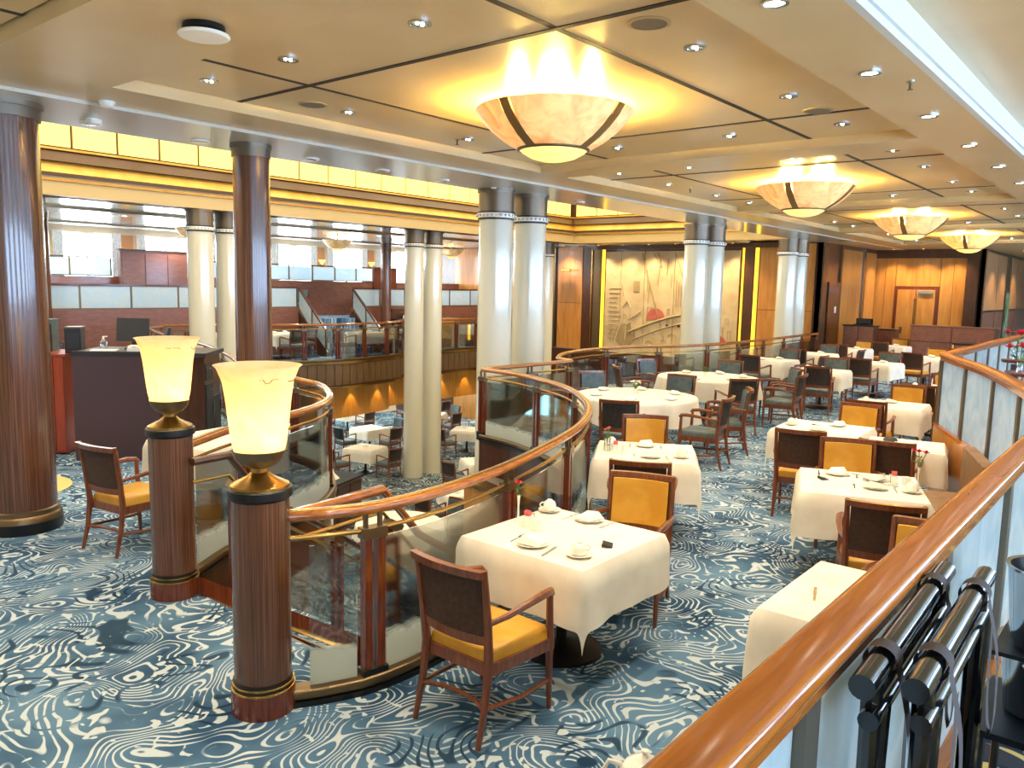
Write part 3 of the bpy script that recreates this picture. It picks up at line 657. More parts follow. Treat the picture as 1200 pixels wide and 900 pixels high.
# ================================================================ staircase going down between the urn lamps
st = thing('staircase', 'carpeted staircase going down between the two urn lamps', 'stairs', (2.92,4.50,0), math.radians(5))
ns = 18; rise = 3.3/ns
def sx(i): return .05+i*.285
def sw_(i): return .74+.02*i            # half width
def sy(i): return .0022*i*i
for i in range(ns):
    z = -rise*(i+1)
    tr = part('tread', MB().box((sx(i)+.14, sy(i), z-.02), (.31, 2*sw_(i), .04)), 'carpet', st, smooth=0)
    for s in (-1, 1): part('border', MB().box((sx(i)+.14, sy(i)+s*(sw_(i)-.10), z+.0015), (.30, .20, .005)), 'carpetgold', tr, smooth=0)
    part('riser', MB().box((sx(i), sy(i), z+rise/2-.02), (.02, 2*sw_(i), rise)), 'darkwood', st, smooth=0)
    part('nosing', MB().box((sx(i)+.29, sy(i), z+.002), (.03, 2*sw_(i), .01)), 'brass', tr, smooth=0)
for s in (-1, 1):
    pts = [Vector((sx(i), sy(i)+s*(sw_(i)+.04), -rise*i)) for i in range(-0, ns+1)]
    part('stringer', MB().sweep(pts, [(-.04,-.45),(.04,-.45),(.04,.14),(-.04,.14)]), 'redwood', st, smooth=0)
    hr = [Vector((-.0 if s > 0 else -.40, pts[0].y, 0)), Vector((.3, pts[0].y, 0))] + [p for p in pts[2:]]
    part('handrail', MB().sweep(hr, rrect(.075,.055,.98,.45)), 'darkwood' if s > 0 else 'railwood', st, smooth=50)
    part('brass_rail', MB().tube([p+Vector((0,0,.86)) for p in hr], .013, 8), 'brass', st)
    for i in range(1, ns, 4):
        p = pts[i]; ps = part('post', MB().box((0,0,.46),(.035,.05,.86)).box((.08,0,.41),(.035,.05,.84)), 'redwood', st, (p.x, p.y, p.z+.04), smooth=0)
        part('bracket', MB().box((.04,0,.9),(.13,.07,.06),0,('Y',.55)), 'bronze', ps, smooth=0)
    for i in range(1, ns-3, 4):
        g = pts[i:i+5]
        part('glass_panel', MB().sweep([p for p in g], [(-.006,.17),(.006,.17),(.006,.80),(-.006,.80)]), 'glass', st, smooth=0)
# wood-clad well wall at the foot of the stairs, with a brass-edged top
bw = thing('stair_wall', 'wood wall with brass-edged top below the curved balustrade', 'wall', (8.0,6.7,-1.65))
part('body', MB().box((0,0,-.2),(.16,1.9,2.7), math.radians(-18)), 'amberwood', bw, smooth=0); part('top_rail', MB().box((0,0,1.17),(.24,2.0,.06), math.radians(-18)), 'brass', bw, smooth=0)
struct('wall_lower_back', MB().box((12,26.3,-1.9),(40,.2,2.8)), 'wallcream'); 
for i in range(12):
    wnd = struct('window_%d' % (40+i), MB().box((6+i*2.3, 26.18, -1.75), (1.9,.06,1.9)), 'white'); part('pane', MB().box((6+i*2.3, 26.14, -1.75), (1.7,.02,1.7)), 'cyan', wnd, smooth=0)
struct('wall_lower_near', MB().box((10,2.0,-1.9),(28,.2,2.8)), 'tierwood'); struct('wall_lower_left', MB().box((1.2,14,-1.9),(.2,26,2.8)), 'tierwood')

# ================================================================ raised tier balustrade (frosted panels, broad wooden rail)
def tier_rail(path, label, seglen, first=0.):
    o = thing('tier_balustrade', label, 'railing', (path[0].x, path[0].y, .65)); off = Vector((path[0].x, path[0].y, 0)); P = [Vector((p.x, p.y, 0))-off for p in path]; L = plen(P)
    part('handrail', MB().sweep(P, rrect(.100,.046,.954,.42,4)), 'platrail', o, smooth=60)
    part('rail_moulding', MB().sweep(P, [(.030,.915),(.036,.955),(-.036,.955),(-.030,.915)]), 'platrail', o, smooth=25)
    part('brass_line', MB().sweep(P, [(.0475,.966),(.0500,.974),(-.0500,.974),(-.0475,.966)]), 'brass', o, smooth=0)
    part('bottom_rail', MB().sweep(P, [(-.05,.17),(.05,.17),(.05,.20),(-.05,.20)]), 'platrail', o, smooth=0)
    part('skirting', MB().sweep(P, [(-.045,-.63),(.045,-.63),(.045,.17),(-.045,.17)]), 'panelwood', o, smooth=0)
    n = int((L-first)/seglen)+1; ss = [max(0, first+seglen*i) for i in range(n+1)]; ss = [s for s in ss if s < L-.02]
    ss.append(L-.03)
    for s in ss:
        p, t = at(P, s); part('post', MB().box((0,0,.555),(.075,.06,.73)), 'greybronze', o, p, math.atan2(t.y, t.x), smooth=0)
    for a, b in zip(ss[:-1], ss[1:]):
        if b-a > .15:
            g = subpath(P, a+.04, b-.04); part('glass_panel', MB().sweep(g, [(-.008,.20),(.008,.20),(.008,.915),(-.008,.915)]), 'frost', o, smooth=60)
    return o
tier_rail(pP, 'broad wooden rail with frosted glass panels curving through the right foreground', 1.12, first=.42)
tier_rail(pP2, 'frosted glass and wood rail running away from the corner of the raised tier', .95)

# ================================================================ ceiling fittings
def bowl_light():
    o = thing('bowl_light', '', 'lamp', (0,0,0))
    out = [(.30,-.40),(.34,-.385),(.45,-.32),(.56,-.235),(.645,-.15),(.70,-.07)]; inn = [(r-.02, z+.012) for r, z in reversed(out)]
    full = out+inn; nseg = 12
    for q in range(4):
        a0 = math.radians(90*q+5); a1 = math.radians(90*q+85); vs = []; fs = []; k = len(full)
        for i in range(nseg+1):
            a = a0+(a1-a0)*i/nseg
            for r, z in full: vs.append((r*math.cos(a), r*math.sin(a), z))
        for i in range(nseg):
            for j in range(k): jj = (j+1) % k; fs.append((i*k+j, (i+1)*k+j, (i+1)*k+jj, i*k+jj))
        fs += [tuple(range(k)), tuple(range(nseg*k, (nseg+1)*k))]
        part('alabaster_segment', MB().add(vs, fs), 'bowl', o, smooth=50)
        a = math.radians(90*q); mb = MB(); vs = []; fs = []
        rib = [(r+.006, z-.004) for r, z in out]+[(r-.024, z+.014) for r, z in reversed(out)]; k = len(rib)
        for da in (-.09, -.03, .03, .09):
            for r, z in rib: vs.append((r*math.cos(a+da*.5/r), r*math.sin(a+da*.5/r), z))
        for i in range(3):
            for j in range(k): jj = (j+1) % k; fs.append((i*k+j, (i+1)*k+j, (i+1)*k+jj, i*k+jj))
        fs += [tuple(range(k)), tuple(range(3*k, 4*k))]
        part('rib', mb.add(vs, fs), 'ribbrown', o, smooth=50)
    part('bottom_cap', MB().lathe([(.0,-.50),(.10,-.492),(.20,-.465),(.28,-.42),(.305,-.398),(.29,-.39)], 36, capt=False), 'bulbcap', o)
    part('cap_ring', MB().lathe([(.30,-.41),(.325,-.40),(.325,-.38),(.30,-.375)], 36, capb=False, capt=False), 'bronze', o)
    part('ceiling_plate', MB().lathe([(.24,-.03),(.24,0)], 32), 'brass', o); part('stem', MB().lathe([(.03,-.40),(.03,-.03)], 12), 'brass', o)
    for k in range(4): lamp_point(o, 20*K_BOWL, (1,.68,.17), (.33*math.cos(PI/4+k*PI/2), .33*math.sin(PI/4+k*PI/2), -.105), .05)
    return o
BOWL = Stamp(bowl_light())
for c, lab in ((5.86,'nearest alabaster bowl ceiling light, above the front tables'),(12.06,'second alabaster bowl ceiling light, over the round tables'),(18.12,'third alabaster bowl ceiling light from the front'),(24.2,'farthest alabaster bowl ceiling light near the end wall')):
    BOWL((c, TYC, ZT), 0, lab)
def far_bowl():
    o = thing('small_bowl_light', '', 'lamp'); part('bowl', MB().lathe([(.0,-.42),(.2,-.38),(.38,-.27),(.50,-.10),(.47,-.10),(.35,-.25),(.0,-.38)], 24, capb=False, capt=False), 'bowl', o)
    part('cap', MB().lathe([(0,-.46),(.12,-.44),(.18,-.39)], 20, capt=False), 'bulbcap', o); part('stem', MB().lathe([(.03,-.4),(.03,0)], 10), 'brass', o); lamp_point(o, 12, (1,.66,.2), (0,0,-.2), .1); return o
FB = Stamp(far_bowl())
for x, y, l in ((11.6,21.0,'behind the left twin columns'),(17.2,21.9,'in front of the middle far windows'),(23.4,22.6,'at the right end of the far tiers')): FB((x, y, ZS-.004), 0, 'alabaster bowl ceiling light over the far tiers, '+l)
def downlight(lit):
    o = thing('downlight', '', 'light'); part('rim', MB().lathe([(.075,0),(.075,-.012),(.055,-.012),(.05,0)], 20, capb=False, capt=False), 'steel', o)
    part('lens', MB().lathe([(.053,-.006),(.0,-.004)], 20, capb=False), 'spotglow' if lit else 'spotdim', o)
    if not lit:
        for k in (-1, 1): part('lamp_bead', MB().lathe([(0,-.018),(.010,-.014),(.011,-.006)], 8, (k*.022,0,0), capt=False), 'spotglow', o)
    lamp_spot(o, (60 if lit else 42)*K_SPOT, (1,.82,.58)); return o
DL, DD = Stamp(downlight(True)), Stamp(downlight(False))
for i in range(-1, 9): DL((4.25+1.69*i, 1.78, ZC), 0, 'bright round downlight beside the white cove, %s from the camera' % ORD[i+1], 'row of lit downlights')
for c in TR:
    for dx, y in [(-2.26,y) for y in (2.63,3.77,5.14,6.22)]+[(2.18,y) for y in (2.63,3.77,5.14,6.22)]+[(-.84,2.63),(.82,2.63),(-.84,6.22),(.82,6.22)]:
        tn = ('upper left','nearest','second','third','last')[TR.index(c)]
        if abs(dx) > 1: wh = ('near' if dx < 0 else 'far')+' edge, '+{2.63:'cove-side end',3.77:'second from the cove',5.14:'third from the cove',6.22:'column-side end'}[y]
        else: wh = ('cove-side' if y < 4 else 'column-side')+' edge, '+('nearer' if dx < 0 else 'farther')+' one'
        if -4 < c+dx < 29: DD((c+dx, y, ZT), 0, 'small halogen downlight in the %s ceiling tray, %s' % (tn, wh), 'tray downlights')
for i in range(9): 
    o = thing('downlight', 'shallow white downlight in the soffit along the columns, %s from the left' % ORD[i], 'light', (2.4+1.13*i+(.3 if i > 2 else 0), 8.25, ZS), 0, 'soffit downlights')
    part('rim', MB().lathe([(.10,0),(.095,-.018),(.07,-.02)], 20, capt=False), 'white', o); part('lens', MB().lathe([(.068,-.021),(0,-.023)], 20, capb=False), 'spotdim', o); lamp_spot(o, 30, (1,.93,.82))
o = thing('hanging_access_disc', 'white ceiling disc hanging open with dark wires at the upper left', 'ceiling fitting', (2.66,4.64,ZC)); part('disc', MB().lathe([(.0,-.075),(.14,-.07),(.15,-.06),(.145,-.05)], 32), 'white', o); part('housing', MB().lathe([(.10,-.05),(.125,-.03),(.12,0)], 28), 'black', o); part('wire', MB().tube([(.11,0,-.01),(.15,.02,-.03),(.12,.04,-.055)], .006, 6), 'steel', o)
for x, y, z, l in ((4.42,2.63,ZT,'near the front groove crossing'),(7.35,2.62,ZT,'beside the tray edge'),(4.63,6.24,ZT,'left of the nearest bowl light')):
    o = thing('speaker_grille', 'round flush speaker grille in the ceiling '+l, 'speaker', (x,y,z)); part('rim', MB().lathe([(.13,0),(.13,-.008),(.11,-.010)], 28, capt=False), 'corncream', o); part('mesh', MB().lathe([(.11,-.009),(0,-.009)], 28, capb=False), 'greybronze', o)
for x, y, z, l in ((6.35,1.62,ZC,'by the cove'),(6.65,6.35,ZT,'left of the nearest bowl light'),(11.9,6.2,ZT,'near the second bowl light')):
    o = thing('sprinkler', 'small sprinkler head in the ceiling '+l, 'sprinkler', (x,y,z)); part('plate', MB().lathe([(.03,0),(.03,-.006)], 14), 'steel', o); part('nozzle', MB().lathe([(.01,-.006),(.01,-.05),(.02,-.055),(.02,-.06)], 10), 'bronze', o)
for x, y, l in ((3.26,7.30,'above the large wooden column'),(3.47,8.05,'beside the large wooden column')):
    o = thing('smoke_detector', 'small white smoke detector on the soffit '+l, 'detector', (x,y,ZC if y < 7.42 else ZS)); part('base', MB().lathe([(.07,0),(.07,-.02)], 20), 'white', o); part('cap', MB().lathe([(.06,-.02),(.05,-.045),(0,-.05)], 20, capb=False), 'white', o)

# ================================================================ chairs
def curve_panel(x0f, y0, y1, z0, z1, th, bow=.03, n=8, lean=.12, zref=.45, rnd=.0):
    """slightly bowed, reclined slab: front x = x0f - lean*(z-zref) - bow*(1-(y/ymax)^2)"""
    vs = []; fs = []; ym = max(abs(y0), abs(y1)); zs = [z0, (z0+z1)/2, z1]
    for side in (0, th):
        for z in zs:
            for i in range(n+1):
                y = y0+(y1-y0)*i/n; vs.append((x0f-side-lean*(z-zref)-bow*(1-(y/ym)**2), y, z))
    q = n+1; N = 3*q
    for j in range(2):
        for i in range(n): a = j*q+i; fs += [(a, a+1, a+q+1, a+q), (N+a, N+a+q, N+a+q+1, N+a+1)]
    for i in range(n): fs += [(i, N+i, N+i+1, i+1), (2*q+i, 2*q+i+1, N+2*q+i+1, N+2*q+i)]
    for j in range(2): a = j*q; fs += [(a, a+q, N+a+q, N+a), (a+n, N+a+n, N+a+q+n, a+q+n)]
    return MB().add(vs, fs)
def make_chair(kind):
    front, rear = {'amber': ('yellow','brownfab'), 'teal': ('teal','darkfab')}[kind]
    c = thing('dining_chair', '', 'chair')
    W = .245
    seat = MB(); n = 8
    prof = [(.0,.40),(.015,.455),(.05,.475)]
    pl = [(-.22,-.21),(-.22,.21),(.24,.25),(.255,.22),(.26,0),(.255,-.22),(.24,-.25)]; pl = list(reversed(pl))
    vs = []; fs = []
    for ins, z in prof: vs += [(x*(1-ins*2), y*(1-ins*2), z) for x, y in pl]
    k = len(pl)
    for j in range(2):
        for i in range(k): fs.append((j*k+i, j*k+(i+1) % k, (j+1)*k+(i+1) % k, (j+1)*k+i))
    fs += [tuple(reversed(range(k))), tuple(range(2*k, 3*k))]
    part('seat', seat.add(vs, fs), front, c, smooth=60)
    part('seat_frame', MB().prism([(-.235,-.225),(.255,-.262),(.27,0),(.255,.262),(-.235,.225)], .345, .41), 'chairwood', c, smooth=0)
    for s in (-1, 1):
        part('leg', MB().tube([(.245,s*W,.0),(.235,s*W,.25),(.235,s*W,.40),(.225,s*W,.665)], .02, 8, [.014,.02,.023,.018]), 'chairwood', c)
        part('leg', MB().tube([(-.315,s*.225,0),(-.262,s*.222,.22),(-.238,s*.22,.42),(-.258,s*.228,.62),(-.302,s*.235,.925)], .02, 8, [.015,.02,.025,.022,.016]), 'chairwood', c)
        part('armrest', MB().tube([(-.262,s*.235,.64),(-.15,s*.262,.655),(0,s*.272,.675),(.14,s*.268,.685),(.225,s*.25,.675),(.25,s*.243,.65)], .02, 8, [.015,.017,.02,.024,.022,.015]), 'chairwood', c)
        part('stretcher', MB().tube([(.236,s*W,.17),(0,s*.255,.17),(-.27,s*.222,.19)], .013, 6), 'chairwood', c)
    part('stretcher', MB().tube([(-.272,-.222,.19),(-.22,-.12,.185),(-.205,0,.183),(-.22,.12,.185),(-.272,.222,.19)], .013, 6), 'chairwood', c)
    part('top_rail', curve_panel(-.235, -.245, .245, .885, .925, .04, .035, lean=.135), 'chairwood', c, smooth=40)
    part('lower_rail', curve_panel(-.215, -.22, .22, .515, .565, .03, .035, lean=.12), 'chairwood', c, smooth=40)
    part('back_cushion', curve_panel(-.196, -.205, .205, .56, .885, .028, .035, lean=.135), front, c, smooth=40)
    part('back_panel', curve_panel(-.225, -.21, .21, .56, .89, .016, .035, lean=.135), rear, c, smooth=40)
    if kind == 'teal':
        mb = MB()
        for i in range(5):
            for j in range(5):
                if (i+j) % 2 == 0:
                    z = .68+i*.03; y = -.06+j*.03; x = -.243-.135*(z-.45)-.035*(1-(y/.205)**2); mb.box((x, y, z), (.004,.022,.022))
        part('back_motif', mb, 'darkfab', c, smooth=0)['kind'] = 'stuff'
    return c
AMB, TEA = Stamp(make_chair('amber')), Stamp(make_chair('teal'))
def chair(k, x, y, deg, label, group=None, z=0.): return (AMB if k == 'a' else TEA)((x, y, z), math.radians(deg), label, group)
def chair_px(k, px, py, deg, label, group=None, z=0.):
    p = gp(px, py, z+.93); a = math.radians(deg); return chair(k, p.x+.30*math.cos(a), p.y+.30*math.sin(a), deg, label, group, z)

# ================================================================ tables and cloths
def table_mesh(w, rnd):
    t = thing('table', '', 'table')
    part('foot', MB().lathe([(.26,0),(.26,.02),(.10,.05),(.04,.08)], 24), 'black', t); part('pedestal', MB().lathe([(.035,.07),(.035,.72)], 14), 'black', t)
    if rnd: part('tabletop', MB().lathe([(w/2-.01,.715),(w/2-.01,.745)], 40), 'darkwood', t)
    else: part('tabletop', MB().box((0,0,.73),(w-.02,w-.02,.03)), 'darkwood', t, smooth=0)
    return t
def cloth_square(w, drop, seed):
    rr = random.Random(seed); N = 26; S = w/2+drop; h = w/2; vs = []; fs = []; ph = [rr.uniform(0, 6) for _ in range(4)]
    for i in range(N+1):
        for j in range(N+1):
            def mp(k): 
                q = -1+2*k/N; return math.copysign(h*abs(q)/.62, q) if abs(q) < .62 else math.copysign(h+(abs(q)-.62)/.38*drop, q)
            u, v = mp(i), mp(j); cx, cy = max(-h, min(h, u)), max(-h, min(h, v)); ex, ey = u-cx, v-cy; d = math.hypot(ex, ey)
            if d < 1e-6: vs.append((cx, cy, .752)); continue
            nx, ny = ex/d, ey/d; s = cx*ny-cy*nx if d else 0
            wav = .018*math.sin(9*(cx-cy)+ph[0])+.012*math.sin(17*(cx+cy)+ph[1])
            corner = min(abs(ex), abs(ey))/drop
            out = .012+min(d, .06)*.25+d*(.05+wav*2)*(1-.6*corner)
            vs.append((cx+nx*out, cy+ny*out, .752-max(0, d-.012)))
    for i in range(N):
        for j in range(N): a = i*(N+1)+j; fs.append((a, a+N+1, a+N+2, a+1))
    return MB().add(vs, fs).mesh('tablecloth', 'cloth', 55, False)
def cloth_round(r, drop, seed):
    rr = random.Random(seed); vs = [(0,0,.752)]; fs = []; seg = 72; p1, p2 = rr.uniform(0, 6), rr.uniform(0, 6)
    rings = [(r*.5,0),(r*.97,0),(r,.004),(r+.012,.03),(r+.02,drop*.4),(r+.035,drop*.75),(r+.045,drop)]
    for R_, d in rings:
        for i in range(seg): a = 2*PI*i/seg; k = R_+(.035*math.sin(11*a+p1)+.02*math.sin(17*a+p2))*min(1, d*3.2); vs.append((k*math.cos(a), k*math.sin(a), .752-d))
    for i in range(seg): fs.append((0, 1+i, 1+(i+1) % seg))
    for j in range(len(rings)-1):
        for i in range(seg): a = 1+j*seg; fs.append((a+i, a+seg+i, a+seg+(i+1) % seg, a+(i+1) % seg))
    return MB().add(vs, fs).mesh('tablecloth', 'cloth', 60, False)
SQ, RD_ = Stamp(table_mesh(.92, False)), Stamp(table_mesh(1.76, True))
SQC = [cloth_square(.92, .34, 3), cloth_square(.92, .36, 11)]; RDC = cloth_round(.88, .34, 5)
TABN = [0]
def table(x, y, deg, where, rnd=False, z=0., group=None):
    """where: the phrase that singles the table out"""
    a = math.radians(deg); (RD_ if rnd else SQ)((x, y, z), a, ('round' if rnd else 'square')+' pedestal table '+where, group)
    c = link('tablecloth', RDC if rnd else SQC[TABN[0] % 2], None, (x, y, z), a); TABN[0] += 1
    tag(c, 'white tablecloth on the '+('round' if rnd else 'square')+' table '+where, 'tablecloth', group and group+' (cloths)')
    def loc(dx, dy, dz=.754): return Vector((x+dx*math.cos(a)-dy*math.sin(a), y+dx*math.sin(a)+dy*math.cos(a), z+dz))
    loc.ang = a; return loc

# ---- tableware
ME = {}
ME['plate'] = MB().lathe([(.055,0),(.06,.004),(.095,.014),(.10,.018),(.094,.017),(.058,.008),(0,.007)], 28).mesh('plate', 'china', 50)
ME['saucer'] = MB().lathe([(.04,0),(.045,.004),(.075,.014),(.078,.017),(.072,.016),(.042,.008),(0,.007)], 24).mesh('saucer', 'china', 50)
nb = MB(); nb.add([(-.07,-.07,0),(.07,-.07,0),(.08,.05,0),(-.06,.08,0),(-.055,-.05,.03),(.05,-.055,.012),(.055,.03,.03),(-.04,.05,.045)], [(3,2,1,0),(4,5,6,7),(0,1,5,4),(1,2,6,5),(2,3,7,6),(3,0,4,7)])
ME['napkin'] = nb.mesh('napkin', 'linen', 0)
ME['fork'] = MB().box((-.02,0,.002),(.11,.008,.003)).box((.045,0,.003),(.03,.018,.003)).box((.08,-.007,.003),(.045,.003,.003)).box((.08,0,.003),(.045,.003,.003)).box((.08,.007,.003),(.045,.003,.003)).mesh('fork', 'steel', 0)
ME['knife'] = MB().box((-.05,0,.003),(.09,.012,.005)).box((.05,0,.002),(.11,.016,.002)).mesh('knife', 'steel', 0)
ME['card'] = MB().box((0,0,.012),(.085,.062,.004),0,('X',.22)).box((0,.03,.010),(.08,.004,.018)).mesh('table_card', 'charcoal', 0)
ME['shaker'] = MB().lathe([(.016,0),(.018,.03),(.013,.05)], 12).mesh('shaker', 'glass', 50); ME['shakercap'] = MB().lathe([(.014,.05),(.013,.062),(0,.068)], 12).mesh('cap', 'steel', 50)
ME['dish'] = MB().box((0,0,.035),(.065,.05,.07)).mesh('sugar_holder', 'china', 0)
ME['packets'] = MB().box((-.01,0,.08),(.008,.04,.04)).box((.005,0,.085),(.008,.04,.04)).box((.018,.004,.078),(.008,.03,.04)).mesh('packets', 'pink', 0)
ME['cup'] = MB().lathe([(.046,0),(.046,.012),(.043,.035),(.034,.055),(.018,.063),(.018,.068),(0,.068)], 22).mesh('cup_body', 'china', 50)
ME['handle'] = MB().tube([(.044,0,.012),(.064,0,.018),(.068,0,.032),(.056,0,.045),(.038,0,.046)], .005, 6).mesh('handle', 'china', 50)
ME['vase'] = MB().lathe([(.03,0),(.03,.005),(.007,.012),(.006,.10),(.009,.15),(.012,.17)], 12).mesh('vase', 'china', 50)
ME['gvase'] = MB().lathe([(.03,0),(.035,.01),(.03,.08),(.034,.12)], 14).mesh('vase', 'glass', 50)
def small(name, me, label, cat, p, rz=0., group=None): return tag(link(name, ME[me], None, p, rz), label, cat, group)
def cup(p, rz, label, group=None):
    c = thing('cup', label, 'cup', p, rz, group); part('bowl', ME['cup'], None, c); part('handle', ME['handle'], None, c)
def flower_mesh(seed, col, n, size, h, spread):
    """returns a list of (part name, mesh) for a small bunch standing h above its origin"""
    rr = random.Random(seed); st = MB(); lf = MB(); blooms = []
    for i in range(n):
        a = rr.uniform(0, 6.28); d = rr.uniform(.2, 1)*spread; tip = Vector((d*math.cos(a), d*math.sin(a), h*rr.uniform(.75, 1)))
        st.tube([(0,0,0),(tip.x*.4, tip.y*.4, tip.z*.5), tip], .003, 5); b = MB()
        for k in range(6):
            t = k*PI/3; c = Vector((math.cos(t), math.sin(t), 0)); sd = Vector((-math.sin(t), math.cos(t), 0))
            b.add([tip, tip+c*size*.6+sd*size*.4+Vector((0,0,size*.4)), tip+c*size+Vector((0,0,size*.55)), tip+c*size*.6-sd*size*.4+Vector((0,0,size*.4))], [(0,1,2,3)])
        for k in range(5):
            t = k*PI/2.5+.3; c = Vector((math.cos(t), math.sin(t), 0))*.5; sd = Vector((-math.sin(t), math.cos(t), 0))*.5
            b.add([tip, tip+c*size*.5+sd*size*.5+Vector((0,0,size*.5)), tip+c*size*.4+Vector((0,0,size*.9)), tip+c*size*.5-sd*size*.5+Vector((0,0,size*.5))], [(0,1,2,3)])
        blooms.append(b)
    for i in range(n*2+2):
        a = rr.uniform(0, 6.28); c = Vector((math.cos(a), math.sin(a), 0)); sd = Vector((-math.sin(a), math.cos(a), 0)); z = h*rr.uniform(.25, .6); L = rr.uniform(.6, 1)*max(size*1.6, .04); o = c*spread*.15+Vector((0,0,z))
        lf.add([o, o+c*L*.5+sd*L*.2+Vector((0,0,L*.35)), o+c*L+Vector((0,0,L*.45)), o+c*L*.5-sd*L*.2+Vector((0,0,L*.35))], [(0,1,2,3)])
    return st, lf, blooms, col
def flowers(label, p, seed, col, n=2, size=.03, h=.16, spread=.04):
    f = thing('flowers', label, 'flowers', p); st, lf, bl, c = flower_mesh(seed, col, n, size, h, spread)
    part('stems', st, 'leaf', f); part('leaves', lf, 'leaf', f)
    for b in bl: part('bloom', b, c, f)
def setting(t, dx, dy, lab, ang=0., group=None, cut=True):
    small('plate', 'plate', 'white plate under a folded napkin '+lab, 'plate', t(dx, dy), 0, group and group+' plates')
    small('napkin', 'napkin', 'folded white napkin on the plate '+lab, 'napkin', t(dx, dy, .7725), t.ang+ang, group and group+' napkins')
    if cut:
        small('fork', 'fork', 'fork beside the plate '+lab, 'fork', t(dx+.15*math.sin(ang), dy+.15*math.cos(ang)), t.ang+ang, group and group+' forks')
        small('knife', 'knife', 'knife beside the plate '+lab, 'knife', t(dx-.15*math.sin(ang), dy-.15*math.cos(ang)), t.ang+ang, group and group+' knives')
def cupset(t, dx, dy, lab, ang=0., group=None):
    small('saucer', 'saucer', 'white saucer under an upturned cup '+lab, 'saucer', t(dx, dy), 0, group and group+' saucers'); cup(t(dx, dy, .7715), t.ang+ang, 'upturned white cup on its saucer '+lab, group and group+' cups')
def condiments(t, dx, dy, lab):
    for k in range(2):
        s = thing('shaker', ('salt' if k else 'pepper')+' shaker of glass '+lab, 'shaker', t(dx, dy+.05*k)); part('bottle', ME['shaker'], None, s); part('cap', ME['shakercap'], None, s)
    s = thing('sugar_holder', 'white sugar packet holder '+lab, 'sugar holder', t(dx-.08, dy-.02), t.ang); part('dish', ME['dish'], None, s); part('packets', ME['packets'], None, s)
    small('milk_pot', 'dish', 'plain white square pot '+lab, 'pot', t(dx-.10, dy-.11), t.ang+.3)

# ---------------- row beside the curved balustrade
t = table(3.98, 2.83, 0, 'nearest the front urn lamp')
W1 = 'on the nearest table'
setting(t, -.30, .02, W1+', by the brown chair', .2); setting(t, .42-.06, .06, W1+', by the yellow chair back', PI)
cupset(t, -.27, -.30, W1+', front edge', -.6); cupset(t, .35, .38, W1+', far corner', 2.2); condiments(t, .06, .30, W1)
small('table_card', 'card', 'small black card standing on the nearest table', 'card', t(0, -.32), .5)
v = small('bud_vase', 'vase', 'slim white bud vase on the nearest table', 'vase', t(.03, .40)); flowers('red tulip-like bloom with green leaves on the nearest table', t(.03, .40, .90), 4, 'red', 1, .032, .12, .012)
chair('a', 3.11, 2.70, 0, 'brown-backed wooden armchair with yellow seat in the front, nearest the camera')
chair('a', 4.84, 2.86, 198, 'yellow-backed armchair facing the camera at the nearest table')
t = table(6.60, 3.78, 30, 'second along the curved balustrade')
W2 = 'on the second table by the curved rail'
chair('a', 5.80, 3.34, 26, 'brown-backed armchair drawn up to the second table by the curved rail')
chair('a', 7.32, 4.20, 211, 'yellow-backed armchair behind the second table by the curved rail')
setting(t, -.25, -.05, W2+', near side', .1); setting(t, .25, .0, W2+', far side', PI); cupset(t, .22, .33, W2+', left corner', 2.); cupset(t, -.2, -.33, W2+', right corner', -1.); condiments(t, .0, .3, W2)
small('flower_vase', 'gvase', 'glass vase of drooping flowers on the second table by the curved rail', 'vase', t(-.05, .36)); flowers('dusky pink flowers in the glass vase on the second table', t(-.05, .36, .82), 9, 'pink', 4, .022, .17, .06)
# ---------------- round tables in the middle
t = table(10.05, 5.95, 0, 'with white flowers beyond the curved rail', True)
W3 = 'on the round table with white flowers'
small('flower_pot', 'dish', 'dark-leaved pot of white flowers on the round table', 'pot', t(.15, .1)); flowers('bunch of white flowers on the round table', t(.15, .1, .80), 3, 'whitepetal', 12, .028, .13, .09)
for i in range(6): setting(t, .62*math.cos(i*PI/3+.4), .62*math.sin(i*PI/3+.4), W3, i*PI/3+.4, 'round table settings', False)
chair('t', 8.66, 5.32, 24, 'dark-backed chair on the near side of the round table with white flowers')
chair('t', 9.62, 4.66, 100, 'dark armchair with patterned back turned left at the round table with white flowers')
chair('t', 10.62, 4.82, 120, 'grey-blue chair right of the patterned armchair at the round table with white flowers')
chair('t', 11.36, 6.05, 183, 'dark chair behind the round table with white flowers, on its right')
chair('t', 10.80, 7.08, 238, 'dark blue chair behind the round table with white flowers, on its left')
chair('t', 9.75, 7.35, 278, 'dark chair between the round table with white flowers and the straight balustrade')
t = table(13.2, 6.35, 0, 'second round one, before the mural', True)
W4 = 'on the second round table'
for i in range(6): setting(t, .62*math.cos(i*PI/3+.1), .62*math.sin(i*PI/3+.1), W4, i*PI/3+.1, 'second round table settings', False)
small('flower_pot', 'dish', 'small pot of green leaves on the second round table', 'pot', t(.1, .1)); flowers('dark green leaves in the pot on the second round table', t(.1, .1, .80), 13, 'leaf', 8, .03, .1, .07)
chair('t', 12.15, 5.35, 48, 'dark chair with its back to the camera at the second round table')
chair('t', 13.30, 5.02, 95, 'grey-blue chair on the right of the second round table')
chair('t', 14.15, 5.42, 132, 'dark armchair turned left at the second round table, far right')
chair('t', 14.5, 6.6, 190, 'dark chair behind the second round table, right one')
chair('t', 13.6, 7.62, 252, 'grey-blue chair behind the second round table by the mural rail')
chair('t', 12.3, 7.35, 312, 'grey-blue chair left of the second round table by the rail')
t = table(16.15, 5.35, 4, 'of the dark chair with the patterned back, mid room'); W5 = 'on the mid-room square table'
